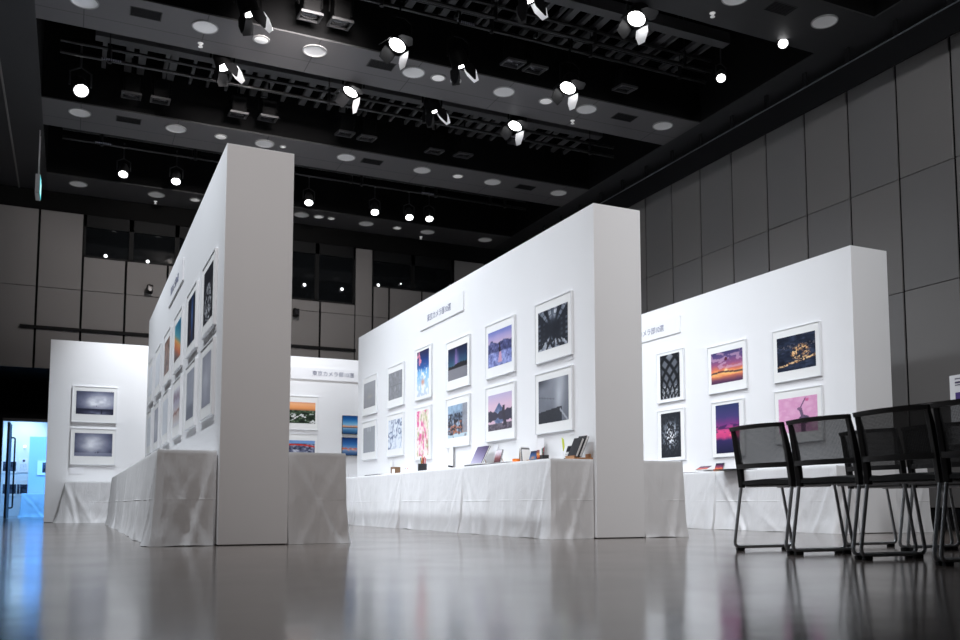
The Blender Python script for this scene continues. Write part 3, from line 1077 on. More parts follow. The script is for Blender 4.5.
on_left_face(Rx, 8.66, 'P', False, 'upright framed photograph of a magenta sundown over dark sea on the right partition', ph_sundown)
on_left_face(Rx, 9.80, 'P', True, 'upright framed black photograph of a crossing lattice on the right partition', ph_lattice)
on_left_face(Rx, 9.80, 'P', False, 'upright framed black photograph of white spray on the right partition', ph_spray)
on_left_face(Lx, 7.48, 'L', True, 'framed dark photograph with white sparks, upper nearest on the left partition', ph_sparks, .52, .44)
on_left_face(Lx, 7.46, 'L', False, 'framed pale grey misty photograph, lower nearest on the left partition', ph_mist, .48, .42)
on_left_face(Lx, 8.60, 'L', True, 'framed dark photograph with a blue glow, second upper on the left partition', ph_bluecol, .52, .44)
on_left_face(Lx, 8.54, 'L', False, 'framed grey gradient photograph, second lower on the left partition', ph_mist2, .52, .44)
on_left_face(Lx, 9.76, 'L', True, 'framed teal and orange sunset photograph, third upper on the left partition', ph_teal)
on_left_face(Lx, 9.70, 'L', False, 'framed pale photograph of an interior, third lower on the left partition', ph_interior)
on_left_face(Lx, 10.9, 'L', True, 'framed brown photograph, fourth upper from the near end of the left partition', ph_brown)
on_left_face(Lx, 10.9, 'L', False, 'framed pale photograph, fourth lower from the near end of the left partition', ph_pale)
on_left_face(Lx, 12.1, 'L', True, 'framed photograph with painted white glare, fifth upper from the near end of the left partition', ph_pale)  # pale print imitates white glare on the glass
on_left_face(Lx, 12.1, 'L', False, 'framed misty photograph, fifth lower from the near end of the left partition', ph_mist, .48, .42)
on_left_face(Lx, 13.25, 'L', True, 'framed photograph with painted white glare, farthest upper on the left partition', ph_pale)  # glare on the glass painted into the print, upper and lower frame
on_left_face(Lx, 13.25, 'L', False, 'framed photograph with painted white glare, farthest lower on the left partition', ph_pale)

BY = 16.1
def back_card(x, z, name):
    c = tag(boxobj('caption_sign', M['card'], None, -.05, .05, -.004, 0, 0, .03), 'tiny white caption card under ' + name, 'caption card', 'caption cards under the photographs')
    c.location = (x, BY, z)
picture('framed misty black and white seascape photograph, upper one on the far left partition', (.325, BY, 1.65), 0, .69, .60, .005, .135, .575, .385, ph_sea, GP)
picture('framed misty black and white photograph of two tiny figures, lower one on the far left', (.325, BY, .95), 0, .69, .60, .005, .14, .575, .38, ph_field, GP)
back_card(.62, 1.60, 'the misty seascape photograph')
back_card(.62, .90, 'the misty photograph of two figures')
picture('framed photograph of an orange sunset over a green hill on the far partition', (3.75, BY, 1.65), 0, .70, .62, 0, .12, .60, .385, ph_hill, GP)
picture('framed photograph of a busy red bridge, half hidden behind the cloth, on the far partition', (3.75, BY, .96), 0, .70, .62, 0, .11, .60, .385, ph_bridge, GP)
picture('frameless photograph of a blue harbour with pale skyline, upper one on the far partition', (4.87, BY, 1.60), 0, .62, .345, 0, .004, .612, .337, ph_harbour, GP, .04, False)
picture('frameless photograph of a blue harbour at dusk, lower one on the far partition', (4.87, BY, 1.20), 0, .62, .335, 0, .004, .612, .327, ph_harbour2, GP, .04, False)

# ------------------------------------------------------------------ title signs with lettering
def lettering(text, size, parent, x, y, z, material, name='lettering'):
    cu = bpy.data.curves.new(name, 'FONT')
    cu.body = text
    cu.size = size
    cu.extrude = .0012
    cu.align_x = 'CENTER'
    tmp = bpy.data.objects.new(name, cu)
    COL.objects.link(tmp)
    bpy.context.view_layer.update()
    dg = bpy.context.evaluated_depsgraph_get()
    me = bpy.data.meshes.new_from_object(tmp.evaluated_get(dg))
    bpy.data.objects.remove(tmp)
    me.transform(Matrix.Rotation(PI / 2, 4, 'X'))
    me.materials.clear()
    me.materials.append(material)
    o = bpy.data.objects.new(name, me)
    COL.objects.link(o)
    o.parent = parent
    o.location = (x, y, z)
    return o

def title_sign(label, loc, rotz, W=1.46, H=.225, lx=-.05):
    t = thing('title_sign', label, 'sign', loc, (0, 0, rotz), 'white title signs above the photographs')
    boxobj('board', M['sign'], t, -W / 2, W / 2, -.014, 0, 0, H)
    lettering('東京カメラ部10選', .100, t, lx, -.0155, .085, M['letter'])
    return t
title_sign('white title sign with grey Japanese lettering on the middle partition', (Mx, 10.30, 2.60), RM)
title_sign('white title sign with grey Japanese lettering on the right partition', (Rx, 10.28, 2.585), RM, lx=-.02)
title_sign('white title sign with grey Japanese lettering on the left partition', (Lx, 10.10, 2.58), RM)
title_sign('white title sign with grey Japanese lettering on the far partition', (4.32, BY, 2.585), 0, lx=.06)

# ------------------------------------------------------------------ things on the tables
TT = TZ + .004
GT = 'small things on the display tables'
def holder(label, x, y, z, w=.13, h=.17, rz=RM):
    t = thing('leaflet_holder', label, 'leaflet holder', (x, y, z), (0, 0, rz))
    boxobj('leaflet', M['card'], t, -w / 2 + .004, w / 2 - .004, -.006, -.004, .006, h - .01)
    bm = new()
    box(bm, -w / 2 - .003, -w / 2 + .002, -.010, 0, 0, h)
    box(bm, w / 2 - .002, w / 2 + .003, -.010, 0, 0, h)
    box(bm, -w / 2, w / 2, -.03, .0, 0, .004)
    obj('clear_cover', bm, M['acrylic'], t)
    return t
holder('clear leaflet holder standing under the grey corridor photograph', 4.16, 7.63, TT, .14, .25)
holder('clear leaflet holder standing under the mirrored peak photograph', 4.165, 8.66, TT, .12, .25)
holder('clear leaflet holder standing under the wet street photograph', 4.16, 9.89, TT, .13, .30)
holder('clear leaflet holder standing under the swirling blue photograph', 4.16, 12.1, TT, .13, .22)
c = tag(boxobj('caption_sign', M['card'], None, -.11, .11, -.006, 0, 0, .11), 'white card on the wall below the left corner of the two tiny figures photograph', 'caption card')
c.location = (.09, BY, .80)
t = holder('white leaflet stand on the far table below the harbour photographs', 4.74, 15.9, TT, .2, .17, 0)

def sheet(parent, fn, w, h, mtx, name='cover_print'):
    me = print_mesh(fn, w, h, fn.__name__ + '%.2f' % w)
    o = bpy.data.objects.new(name, me)
    COL.objects.link(o)
    o.parent = parent
    o.matrix_local = mtx
    return o

def leaning_book(label, x, y, w, h, th, tilt, fn, rz=RM, name='leaning_book', cat='book'):
    """book tipped back on a small stand; local -Y is its cover side"""
    t = thing(name, label, cat, (x, y, TT), (0, 0, rz), GT)
    R = Matrix.Rotation(-tilt, 4, 'X')
    lift = Matrix.Translation((0, 0, .012))
    boxobj('pages', M['paper'], t, -w / 2 + .004, w / 2 - .002, .002, th, .003, h - .003, mtx=lift @ R)
    bm = new()
    box(bm, -w / 2, w / 2, -.002, .002, 0, h, mtx=lift @ R)
    box(bm, -w / 2, w / 2, th, th + .003, 0, h, mtx=lift @ R)
    obj('cover', bm, M['book_black'], t)
    sheet(t, fn, w - .006, h - .006, lift @ R @ Matrix.Translation((0, -.0035, .003)))
    bm = new()
    top = lift @ R @ Vector((0, th + .004, h * .75))
    ring_tube(bm, [top, (0, top.y + .06, .004)], .004, 6)
    box(bm, -w * .3, w * .3, -.03, .06, 0, .008)
    box(bm, -w * .3, w * .3, -.036, -.03, 0, .03)
    obj('easel', bm, M['wood'], t)
    return t

leaning_book('violet-covered book leaning on an easel at the far end of the nearest display table', 3.99, 8.84, .30, .25, .014, .46, ph_violet)
leaning_book('small leaning picture card with a dark red photo on the nearest display table', 4.0, 8.31, .15, .16, .008, .25, ph_darkred, name='photo_card', cat='card')
leaning_book('blue photo card leaning beside the pen box on the display table', 4.03, 7.58, .15, .11, .008, .3, ph_bluecard, name='photo_card', cat='card')
# stack of flat portfolios overhanging the edge
t = thing('portfolio_case', 'flat grey portfolio lying at the table edge below the violet book', 'portfolio', (3.84, 8.38, TT), (0, 0, .02), GT)
boxobj('cover', M['greydev'], t, -.08, .08, -.2, .2, 0, .012)
boxobj('pages', M['paper'], t, -.075, .075, -.195, .195, .012, .022)
t = thing('open_booklet', 'dark thin booklet lying flat along the edge of the nearest display table', 'booklet', (3.86, 7.83, TT), (0, 0, -.03), GT)
boxobj('cover', M['book_black'], t, -.08, .10, -.22, .22, 0, .008)
boxobj('pages', M['paper'], t, -.075, .095, -.21, .21, .008, .011)
# orange tape roll
t = thing('tape_roll', 'small orange roll beside the dark booklet on the display table', 'tape', (3.92, 7.70, TT + .012), (0, 0, 0), GT)
bm = new()
lathe(bm, [(.022, 0), (.038, 0), (.038, .03), (.022, .03), (.022, 0)], 20)
obj('roll', bm, M['orange'], t, smooth=True)
bm = new()
lathe(bm, [(.015, 0), (.0215, 0), (.0215, .032), (.015, .032), (.015, 0)], 16)
obj('core', bm, M['brown'], t, smooth=True)
# card rack: pale cards fanned in a wooden tray
t = thing('postcard_rack', 'fan of pale postcards standing in a wooden tray on the display table', 'card rack', (4.07, 7.80, TT), (0, 0, RM), GT)
boxobj('tray', M['wood'], t, -.1, .1, -.05, .05, 0, .018)
for i in range(5):
    R = Matrix.Translation((-.06 + .025 * i, 0, .018)) @ Matrix.Rotation(.18 - .09 * i, 4, 'Y')
    bm = new()
    box(bm, -.004, .004, -.045, .045, 0, .15 - .012 * abs(i - 2), mtx=R)
    obj('postcard', bm, (M['paper'], M['brown'], M['paper'], M['greydev'], M['paper'])[i], t)
# pen box
t = thing('pen_box', 'black pen box with orange card and coloured pens on the display table', 'pen box', (4.08, 7.45, TT), (0, 0, RM), GT)
bm = new()
for b in ((-.05, .05, -.035, -.031, 0, .07), (-.05, .05, .031, .035, 0, .07), (-.05, -.046, -.031, .031, 0, .07), (.046, .05, -.031, .031, 0, .07), (-.046, .046, -.031, .031, 0, .004)):
    box(bm, *b)
obj('box', bm, M['book_black'], t)
for i, (k, h, tl) in enumerate((('red', .15, .35), ('green', .13, -.1), ('steel', .15, .15), ('greydev', .14, -.25))):
    a = Vector((-.025 + .02 * i, .0, .006))
    bm = new()
    ring_tube(bm, [a, a + Vector((math.sin(tl) * h, 0, math.cos(tl) * h))], .005, 8)
    obj('pen', bm, M[k], t, smooth=True)
sheet(t, ph_orangecard, .06, .09, Matrix.Translation((-.03, -.037, .03)), 'orange_card')
# lime paper flower on a stick
t = thing('paper_bird', 'lime green paper shape on a thin white stick near the end of the display table', 'ornament', (4.12, 7.14, TT), (0, 0, RM), GT)
bm = new()
ring_tube(bm, [(0, 0, .006), (.004, 0, .16)], .003, 8)
lathe(bm, [(0, 0), (.025, 0), (.025, .006), (0, .006)], 14)
obj('stick', bm, M['paper'], t)
bm = new()
for (p, q, r) in (((-.022, 0, .22), (.012, 0, .20), (-.004, 0, .13)), ((.012, 0, .20), (.026, 0, .13), (-.004, 0, .13)), ((-.004, 0, .13), (.026, 0, .13), (.004, 0, .09))):
    a = [bm.verts.new(Vector(v) + Vector((0, -.003, 0))) for v in (p, q, r)]
    b = [bm.verts.new(Vector(v) + Vector((0, .003, 0))) for v in (p, q, r)]
    bm.faces.new(a); bm.faces.new(b[::-1])
    for i in range(3):
        bm.faces.new((a[i], a[(i + 1) % 3], b[(i + 1) % 3], b[i]))
obj('paper_shape', bm, M['lime'], t)
# phone-like device on stand
t = thing('payment_terminal', 'grey handheld device propped on a stand beside the row of dark books', 'device', (4.06, 6.985, TT), (0, 0, RM), GT)
R = Matrix.Translation((0, 0, .012)) @ Matrix.Rotation(-.35, 4, 'X')
boxobj('body', M['greydev'], t, -.045, .045, 0, .018, 0, .13, mtx=R, bevel=.004)
boxobj('screen', M['lens_off'], t, -.036, .036, -.002, 0, .075, .12, mtx=R)
bm = new()
for i in range(3):
    for j in range(3):
        box(bm, -.034 + .025 * i, -.016 + .025 * i, -.003, 0, .012 + .019 * j, .025 + .019 * j, mtx=R)
obj('keypad', bm, M['paper'], t)
boxobj('stand', M['book_black'], t, -.05, .05, -.02, .07, 0, .012)
# row of dark books on wooden rest
t = thing('book_rest', 'pale wooden rest holding the dark books at the end of the display table', 'stand', (4.06, 6.80, TT), (0, 0, RM), GT)
boxobj('base', M['wood'], t, -.07, .07, -.06, .125, 0, .014)
boxobj('lip', M['wood'], t, -.075, .075, -.07, -.06, 0, .03)
boxobj('back_rest', M['wood'], t, -.04, .04, .116, .124, .014, .05)
for i in range(2):
    b = thing('display_book', ('front black-covered book on the wooden rest at the table end', 'rear black-covered book on the wooden rest at the table end')[i], 'book', (4.06, 6.80, TT + .0265), (0, 0, RM), 'black books on the wooden rest')
    R = Matrix.Translation((-.002 + .012 * i, -.052 + .032 * i, 0)) @ Matrix.Rotation(-.42, 4, 'X')
    boxobj('pages', M['paper'], b, -.065, .068, .003, .022, .003, .175 + .02 * i, mtx=R)
    bm = new()
    box(bm, -.07, .07, 0, .003, 0, .18 + .02 * i, mtx=R)
    box(bm, -.07, .07, .022, .025, 0, .18 + .02 * i, mtx=R)
    box(bm, -.07, -.066, .003, .022, 0, .18 + .02 * i, mtx=R)
    obj('cover', bm, M['book_black'], b)
t = thing('flat_folder', 'dark thin folder lying flat near the corner of the display table', 'folder', (3.88, 7.0, TT), (0, 0, .05), GT)
boxobj('cover', M['book_black'], t, -.09, .09, -.16, .16, 0, .006)
boxobj('label_strip', M['paper'], t, -.02, .02, -.05, .05, .006, .0075)
# far tables of the middle partition
t = thing('box', 'small brown box on the third cloth-covered table along the middle partition', 'box', (3.95, 11.29, TT), (0, 0, RM + .1), GT)
boxobj('carton', M['brown'], t, -.07, .03, -.05, .05, 0, .10, bevel=.003)
boxobj('lid', M['paper'], t, -.0, .07, -.06, -.052, 0, .07)
t = thing('notice_card', 'folded white notice card with two dots on the second table', 'card', (3.9, 10.78, TT), (0, 0, RM), GT)
R = Matrix.Rotation(-.2, 4, 'X')
boxobj('folded_card', M['card'], t, -.11, .11, 0, .004, 0, .1, mtx=R)
boxobj('dot', M['letter_dark'], t, -.06, -.04, -.003, 0, .05, .07, mtx=R)
boxobj('dot', M['red'], t, .04, .06, -.003, 0, .05, .07, mtx=R)
t = thing('pen_cup', 'black pen cup with coloured pens on the second table along the middle partition', 'pen cup', (3.93, 10.26, TT), (0, 0, RM), GT)
bm = new()
lathe(bm, [(0, .003), (.052, .003), (.052, .1), (.056, .1), (.056, 0), (0, 0)], 20)
obj('cup', bm, M['book_black'], t, smooth=True)
for i, (k, h, tl, yy) in enumerate((('red', .19, .3, .01), ('green', .18, -.3, 0), ('orange', .19, .1, -.01), ('greydev', .17, -.12, .01), ('red', .17, .2, .02))):
    a = Vector((-.02 + .01 * i, yy, .006))
    bm = new()
    ring_tube(bm, [a, a + Vector((math.sin(tl) * h, 0, math.cos(tl) * h))], .007, 8)
    obj('pen', bm, M[k], t, smooth=True)
t = thing('stapler', 'small dark stapler on the second table along the middle partition', 'stapler', (3.88, 9.25, TT), (0, 0, RM), GT)
boxobj('base', M['greydev'], t, -.05, .05, -.012, .012, 0, .01)
boxobj('arm', M['book_black'], t, -.05, .045, -.011, .011, .01, .03, mtx=Matrix.Translation((0, 0, .008)) @ Matrix.Rotation(.1, 4, 'Y'))
t = thing('flat_folder', 'dark folder lying flat on the third table along the middle partition', 'folder', (3.88, 11.85, TT), (0, 0, 0), GT)
boxobj('cover', M['book_black'], t, -.1, .1, -.3, .3, 0, .012)
boxobj('pages', M['paper'], t, -.09, .09, -.29, .29, .012, .02)
# right partition tables
t = thing('open_booklet', 'open photo booklet lying on the table left of the first mesh chair', 'booklet', (7.18, 8.90, TT), (0, 0, RM), GT)
for s in (-1, 1):
    R = Matrix.Rotation(-s * .12, 4, 'Y')
    boxobj('pages', M['paper'], t, *( (-.12, 0) if s < 0 else (0, .12)), -.09, .09, .012, .02, mtx=R)
sheet(t, ph_sunsetcard, .22, .10, Matrix.Translation((0, -.085, .032)) @ Matrix.Rotation(-1.1, 4, 'X'), 'open_page')
leaning_book('small dark sunset photo card standing on the table left of the first chair', 7.2, 8.70, .15, .1, .01, .35, ph_sunsetcard, name='photo_card', cat='card')
t = thing('flat_folder', 'thin dark folder on the right partition table beside the booklet', 'folder', (7.17, 9.18, TT), (0, 0, 0), GT)
boxobj('cover', M['book_black'], t, -.09, .09, -.16, .16, 0, .006)
boxobj('label_strip', M['paper'], t, -.02, .02, -.05, .05, .006, .0075)
t = thing('portfolio_case', 'dark flat portfolio jutting out over the cloth edge behind the first chair', 'portfolio', (7.11, 8.25, TT), (0, 0, .12), GT)
boxobj('cover', M['book_black'], t, -.20, .12, -.19, .19, 0, .012)
boxobj('clasp', M['red'], t, -.204, -.19, .16, .18, .002, .014)

# ------------------------------------------------------------------ chairs
def make_chair(label, loc, rz):
    t = thing('mesh_chair', label, 'chair', loc, (0, 0, rz), None)
    W = .225
    # two chrome sled frames, one per side
    for s in (-1, 1):
        y = s * W
        pts = [(-.165, y, .425), (-.235, y, .026), (.255, y, .026), (.175, y, .425)]
        path = rounded_path(pts, .045, 6)
        bm = new()
        ring_tube(bm, path + [Vector((.05, y, .43)), ], .0105, 10)
        ring_tube(bm, [(.05, y, .43), (-.165, y, .425)], .0105, 10)
        fr = obj('sled_frame', bm, M['chrome'], t, smooth=True)
        for px in (-.185, .195):
            bm = new()
            box(bm, px - .028, px + .028, y - .013, y + .013, 0, .021)
            obj('foot_pad', bm, M['rubber'], fr, bevel=.004)
    # seat with a soft rolled front edge
    bm = new()
    nx, ny = 14, 12
    def sv(i, j, top):
        u, v = i / nx, j / ny
        x = -.175 + .44 * u
        y = -.225 + .45 * v
        e = min(1, min(v, 1 - v) / .1)
        z = .452 + .012 * math.sin(PI * v) + .012 * math.sin(u * PI * .9) - (.05 * max(0, u - .82) / .18) ** 1.0 * .5
        return (x, y, z - .008 if top else .424 + .004 * u)
    tv = [[bm.verts.new(sv(i, j, True)) for j in range(ny + 1)] for i in range(nx + 1)]
    bv = [[bm.verts.new(sv(i, j, False)) for j in range(ny + 1)] for i in range(nx + 1)]
    for i in range(nx):
        for j in range(ny):
            bm.faces.new((tv[i][j], tv[i + 1][j], tv[i + 1][j + 1], tv[i][j + 1]))
            bm.faces.new((bv[i][j], bv[i][j + 1], bv[i + 1][j + 1], bv[i + 1][j]))
    for i in range(nx):
        for j in (0, ny):
            bm.faces.new((tv[i][j], bv[i][j], bv[i + 1][j], tv[i + 1][j]))
    for j in range(ny):
        for i in (0, nx):
            bm.faces.new((tv[i][j], tv[i][j + 1], bv[i][j + 1], bv[i][j]))
    obj('seat', bm, M['seat'], t, smooth=True)
    # back: curve of the recline in x for height z, and of the sideways wrap
    def bx(z):
        k = (z - .43) / .38
        return -.170 - .036 * k - .036 * k * k
    def wrap(y):
        return -.028 * (1 - (y / .235) ** 2)
    def slab(bm, yz, d):
        pass
    # uprights: deep tapered plates
    for s in (-1, 1):
        bm = new()
        prof = []
        n = 12
        for i in range(n + 1):
            z = .405 + (.785 - .405) * i / n
            k = i / n
            dep = .036 + .010 * math.sin(PI * k) - .018 * k ** 3
            x = bx(z)
            yo, yi = s * (.236 - .004 * k), s * (.204 - .002 * k)
            prof.append([bm.verts.new(p) for p in ((x - dep * .35, yo, z), (x + dep * .65, yo, z), (x + dep * .5, yi, z), (x - dep * .2, yi, z))])
        for a, b in zip(prof, prof[1:]):
            for q in range(4):
                bm.faces.new((a[q], a[(q + 1) % 4], b[(q + 1) % 4], b[q]))
        bm.faces.new(prof[0]); bm.faces.new(prof[-1][::-1])
        obj('back_upright', bm, M['plastic'], t, smooth=True, bevel=.004)
    def bar(name, z0, z1, th, drop):
        bm = new()
        n = 16
        rows_ = []
        for i in range(n + 1):
            y = -.236 + .472 * i / n
            dz = drop * (1 - (y / .236) ** 2)
            xa, xb = bx(z0) + wrap(y), bx(z1) + wrap(y)
            rows_.append([bm.verts.new(p) for p in ((xa - th, y, z0 + dz), (xa + th, y, z0 + dz), (xb + th, y, z1 + dz), (xb - th, y, z1 + dz))])
        for a, b in zip(rows_, rows_[1:]):
            for q in range(4):
                bm.faces.new((a[q], a[(q + 1) % 4], b[(q + 1) % 4], b[q]))
        bm.faces.new(rows_[0]); bm.faces.new(rows_[-1][::-1])
        obj(name, bm, M['plastic'], t, smooth=True)
    bar('top_rail', .768, .792, .010, .004)
    bar('lower_rail', .525, .555, .011, 0)
    # see-through net between the rails
    bm = new()
    n, m_ = 16, 10
    g = []
    for i in range(n + 1):
        y = -.212 + .424 * i / n
        g.append([bm.verts.new((bx(.545 + .23 * j / m_) + wrap(y) + .004, y, .545 + .23 * j / m_)) for j in range(m_ + 1)])
    for i in range(n):
        for j in range(m_):
            bm.faces.new((g[i][j], g[i + 1][j], g[i + 1][j + 1], g[i][j + 1]))
    obj('back_net', bm, M['net'], t, smooth=True)
    for cx_ in (-.12, .14):
        bm = new()
        ring_tube(bm, [(cx_, -.225, .415), (cx_, .225, .415)], .008, 8)
        obj('cross_bar', bm, M['chrome'], t, smooth=True)
    return t

c0 = make_chair('black mesh chair with chrome sled legs, farthest left in the near row', (4.12, 4.33, 0), 0)
c0['group'] = 'black mesh chairs in two rows'
near = [('black mesh chair second from the left in the near row, before the pink photograph', 4.107, 3.81),
        ('black mesh chair third from the left in the near row, the largest shown whole', 4.085, 3.29),
        ('black mesh chair at the right edge of the photo in the near row', 4.075, 2.80)]
for l, x, y in near:
    dup(c0, l, (x, y, 0), (0, 0, random.uniform(-.02, .02)))
for l, x, y in (('black mesh chair in the row behind, glimpsed between the second and third near chairs', 5.08, 4.33),
                ('black mesh chair in the row behind, seen through the back of the third near chair', 5.11, 3.85),
                ('black mesh chair in the row behind, almost hidden by the rightmost near chair', 5.13, 3.33)):
    dup(c0, l, (x, y, 0), (0, 0, random.uniform(-.02, .02)))

# information board on a stand by the right wall
t = thing('notice_board', 'white notice board with purple print on a floor stand, partly cut by the right edge', 'sign', (7.0, 5.13, 0), (0, 0, RM - .12))
boxobj('panel', M['sign'], t, -.23, .23, -.012, .012, .82, 1.425)
bm = new()
ring_tube(bm, [(0, .025, .03), (0, .025, 1.2)], .014, 10)
obj('pole', bm, M['steel'], t, smooth=True)
bm = new()
lathe(bm, [(0, 0), (.17, 0), (.17, .012), (.03, .03), (0, .03)], 28, mtx=Matrix.Translation((0, .025, 0)))
obj('base', bm, M['steel'], t, smooth=True)
bm = new()
box(bm, -.17, .19, -.0145, -.0125, 1.388, 1.395)
box(bm, -.17, -.06, -.0145, -.0125, 1.352, 1.366)
box(bm, -.17, -.11, -.0145, -.0125, 1.332, 1.339)
obj('heading_print', bm, M['letter_dark'], t)
boxobj('purple_block', M['letter_purple'], t, -.17, -.07, -.0145, -.0125, 1.18, 1.27)
bm = new()
for i in range(16):
    z = 1.36 - .03 * i
    box(bm, -.05, .18, -.0145, -.0125, z, z + .004)
for i in range(5):
    box(bm, -.05 + .0565 * i, -.047 + .0565 * i, -.0145, -.0125, .9, 1.37)
obj('table_print', bm, M['letter_pale'], t)

# ------------------------------------------------------------------ ceiling fittings
DZC = CZ - EYE
def downlight(r):
    t = thing('ceiling_downlight', '', 'downlight')
    bm = new()
    lathe(bm, [(r, 0), (r * 1.10, 0), (r * 1.10, -.012), (r, -.012), (r, 0)], 28)
    obj('trim_ring', bm, M['ring'], t, smooth=True)
    bm = new()
    lathe(bm, [(r, -.008), (r * .93, -.004), (r * .6, -.0025), (0, -.0015)], 28)
    obj('reflector', bm, M['reflector'], t, smooth=True)
    return t
def smalllight(r):
    t = thing('small_downlight', '', 'downlight')
    bm = new()
    lathe(bm, [(r * .8, 0), (r * 1.25, 0), (r * 1.25, -.010), (r * .8, -.010), (r * .8, 0)], 22)
    obj('trim_ring', bm, M['ring'], t, smooth=True)
    bm = new()
    lathe(bm, [(r, -.0125), (r * .7, -.018), (0, -.02)], 22)
    obj('diffuser', bm, M['reflector_small'], t, smooth=True)
    return t

beams = {'Z': 'the beam at the top right', 'A': 'the wide near beam', 'B': 'the middle beam', 'C': 'the farthest beam'}
big = {'A': [(-.008, 1.874), (.224, 1.873), (.458, 1.874), (.691, 1.876), (.925, 1.876), (1.158, 1.875), (1.394, 1.876)],
       'B': [(-.011, 2.433), (.223, 2.433), (.458, 2.435), (.692, 2.436), (.927, 2.437), (1.162, 2.438), (1.397, 2.437)],
       'C': [(-.010, 2.995), (.221, 2.996), (.696, 3.0), (.929, 3.0), (1.164, 3.0), (1.398, 3.0)],
       'Z': [(1.163, 1.322), (1.391, 1.314)]}
proto = None
for b, L in big.items():
    for i, (dx, dy) in enumerate(L):
        lab = 'large round ceiling downlight, %s from the left on %s' % (ORD[i], beams[b])
        if b == 'Z':
            lab = 'large round ceiling downlight at the top right near the panelled wall' if i else 'large round ceiling downlight cut off by the top edge of the photo'
        loc = (dx * DZC, dy * DZC, CZ)
        if proto is None:
            proto = downlight(.142)
            proto.location = loc
            proto['label'] = lab
            proto['group'] = 'large round downlights'
        else:
            dup(proto, lab, loc)
small = {'A': [(.341, 1.875, 1.0), (.753, 1.876, 1.0), (.797, 1.874, .75), (1.042, 1.877, 1.0)],
         'B': [(.340, 2.437, .95), (.509, 2.435, .5), (1.044, 2.437, .95)],
         'C': [(.341, 2.995, .95), (.755, 2.995, 1.0), (.80, 2.995, .75), (1.046, 3.0, .95)]}
proto = None
for b, L in small.items():
    for i, (dx, dy, s) in enumerate(L):
        lab = 'small round ceiling light, %s from the left on %s' % (ORD[i], beams[b])
        loc = (dx * DZC, dy * DZC, CZ)
        if proto is None:
            proto = smalllight(.085)
            proto.location = loc
            proto['label'] = lab
            proto['group'] = 'small round ceiling lights'
            o = proto
        else:
            o = dup(proto, lab, loc)
        o.scale = (s, s, 1)
# sprinkler heads
proto = None
for (dx, dy, lab) in ((.224, 1.947, 'white sprinkler head near the left of the wide near beam'), (1.161, 1.949, 'white sprinkler head near the right of the wide near beam'),
                      (1.159, 1.386, 'white sprinkler head on the beam at the top right'), (.224, 3.066, 'white sprinkler head at the left of the farthest beam'),
                      (1.164, 3.068, 'white sprinkler head at the right of the farthest beam')):
    loc = (dx * DZC, dy * DZC, CZ)
    if proto is None:
        proto = thing('ceiling_sprinkler', lab, 'sprinkler', loc, group='sprinkler heads')
        bm = new()
        lathe(bm, [(0, 0), (.035, 0), (.035, -.006), (.015, -.012), (.012, -.045), (0, -.045)], 16)
        obj('body', bm, M['reflector_small'], proto, smooth=True)
        bm = new()
        lathe(bm, [(0, -.045), (.028, -.045), (.028, -.05), (0, -.05)], 16)
        obj('deflector', bm, M['reflector_small'], proto)
    else:
        dup(proto, lab, loc)
# air vents
proto = None
for (dx, dy, lab) in ((.107, 1.872, 'black ceiling air vent at the left of the wide near beam'), (.612, 1.875, 'black ceiling air vent in the middle of the wide near beam'),
                      (1.273, 1.876, 'black ceiling air vent at the right of the wide near beam'), (.105, 2.430, 'black ceiling air vent at the left of the middle beam'),
                      (.770, 2.437, 'black ceiling air vent halfway along the middle beam'), (1.277, 2.438, 'black ceiling air vent at the right of the middle beam'),
                      (1.272, 1.315, 'black ceiling air vent on the beam at the top right')):
    loc = (dx * DZC, dy * DZC, CZ)
    if proto is None:
        proto = thing('air_vent', lab, 'vent', loc, group='black ceiling vents')
        boxobj('vent_frame', M['vent'], proto, -.178, .178, -.105, .105, -.006, 0)
        bm = new()
        for k in range(8):
            box(bm, -.165, .165, -.09 + .0235 * k, -.078 + .0235 * k, -.010, -.006)
        obj('louvre', bm, M['black'], proto)
    else:
        dup(proto, lab, loc)

# lighting battens in the wells
def batten(label, y, z, x0=WL + .25, x1=WR - .3, tags=(1.0,)):
    t = thing('lighting_batten', label, 'lighting bar', ((x0 + x1) / 2, y, z))
    h = (x1 - x0) / 2
    for dz in (0, .16):
        bm = new()
        ring_tube(bm, [(-h, 0, dz), (h, 0, dz)], .024, 10)
        obj('pipe', bm, M['pipe'], t, smooth=True)
    k = 0
    xx = -h + .6
    while xx < h:
        bm = new()
        ring_tube(bm, [(xx, 0, .16), (xx, 0, 8.59 - z)], .008, 6)
        ring_tube(bm, [(xx, 0, -.04), (xx, 0, .2)], .03, 6)
        obj('hanger', bm, M['pipe'], t)
        xx += 1.5
    for tx in tags:
        bm = new()
        for q in range(9):
            box(bm, tx - h + q * .028, tx - h + q * .028 + .018, -.028, -.025, -.012, .014)
        obj('tag_strip', bm, M['letter_pale'], t)
    return t
batten('black double lighting bar in the nearest visible ceiling well', 10.05, 6.45, tags=(4.6,))
batten('black double lighting bar in the second ceiling well behind the wide beam', 12.5, 6.22, tags=(.5, 6.6))
batten('black double lighting bar in the third ceiling well', 15.75, 6.3, tags=(.5, 6.3))
batten('black lighting bar in the well above the near edge', 8.40, 6.62, tags=(6.4,))
batten('black lighting bar carrying the nearest row of barn-door spotlights', 9.93, 6.56, tags=())
batten('black lighting bar carrying the second row of barn-door spotlights', 11.67, 6.62, tags=())
batten('black lighting bar carrying the far row of small lit lanterns', 16.45, 6.58, tags=())
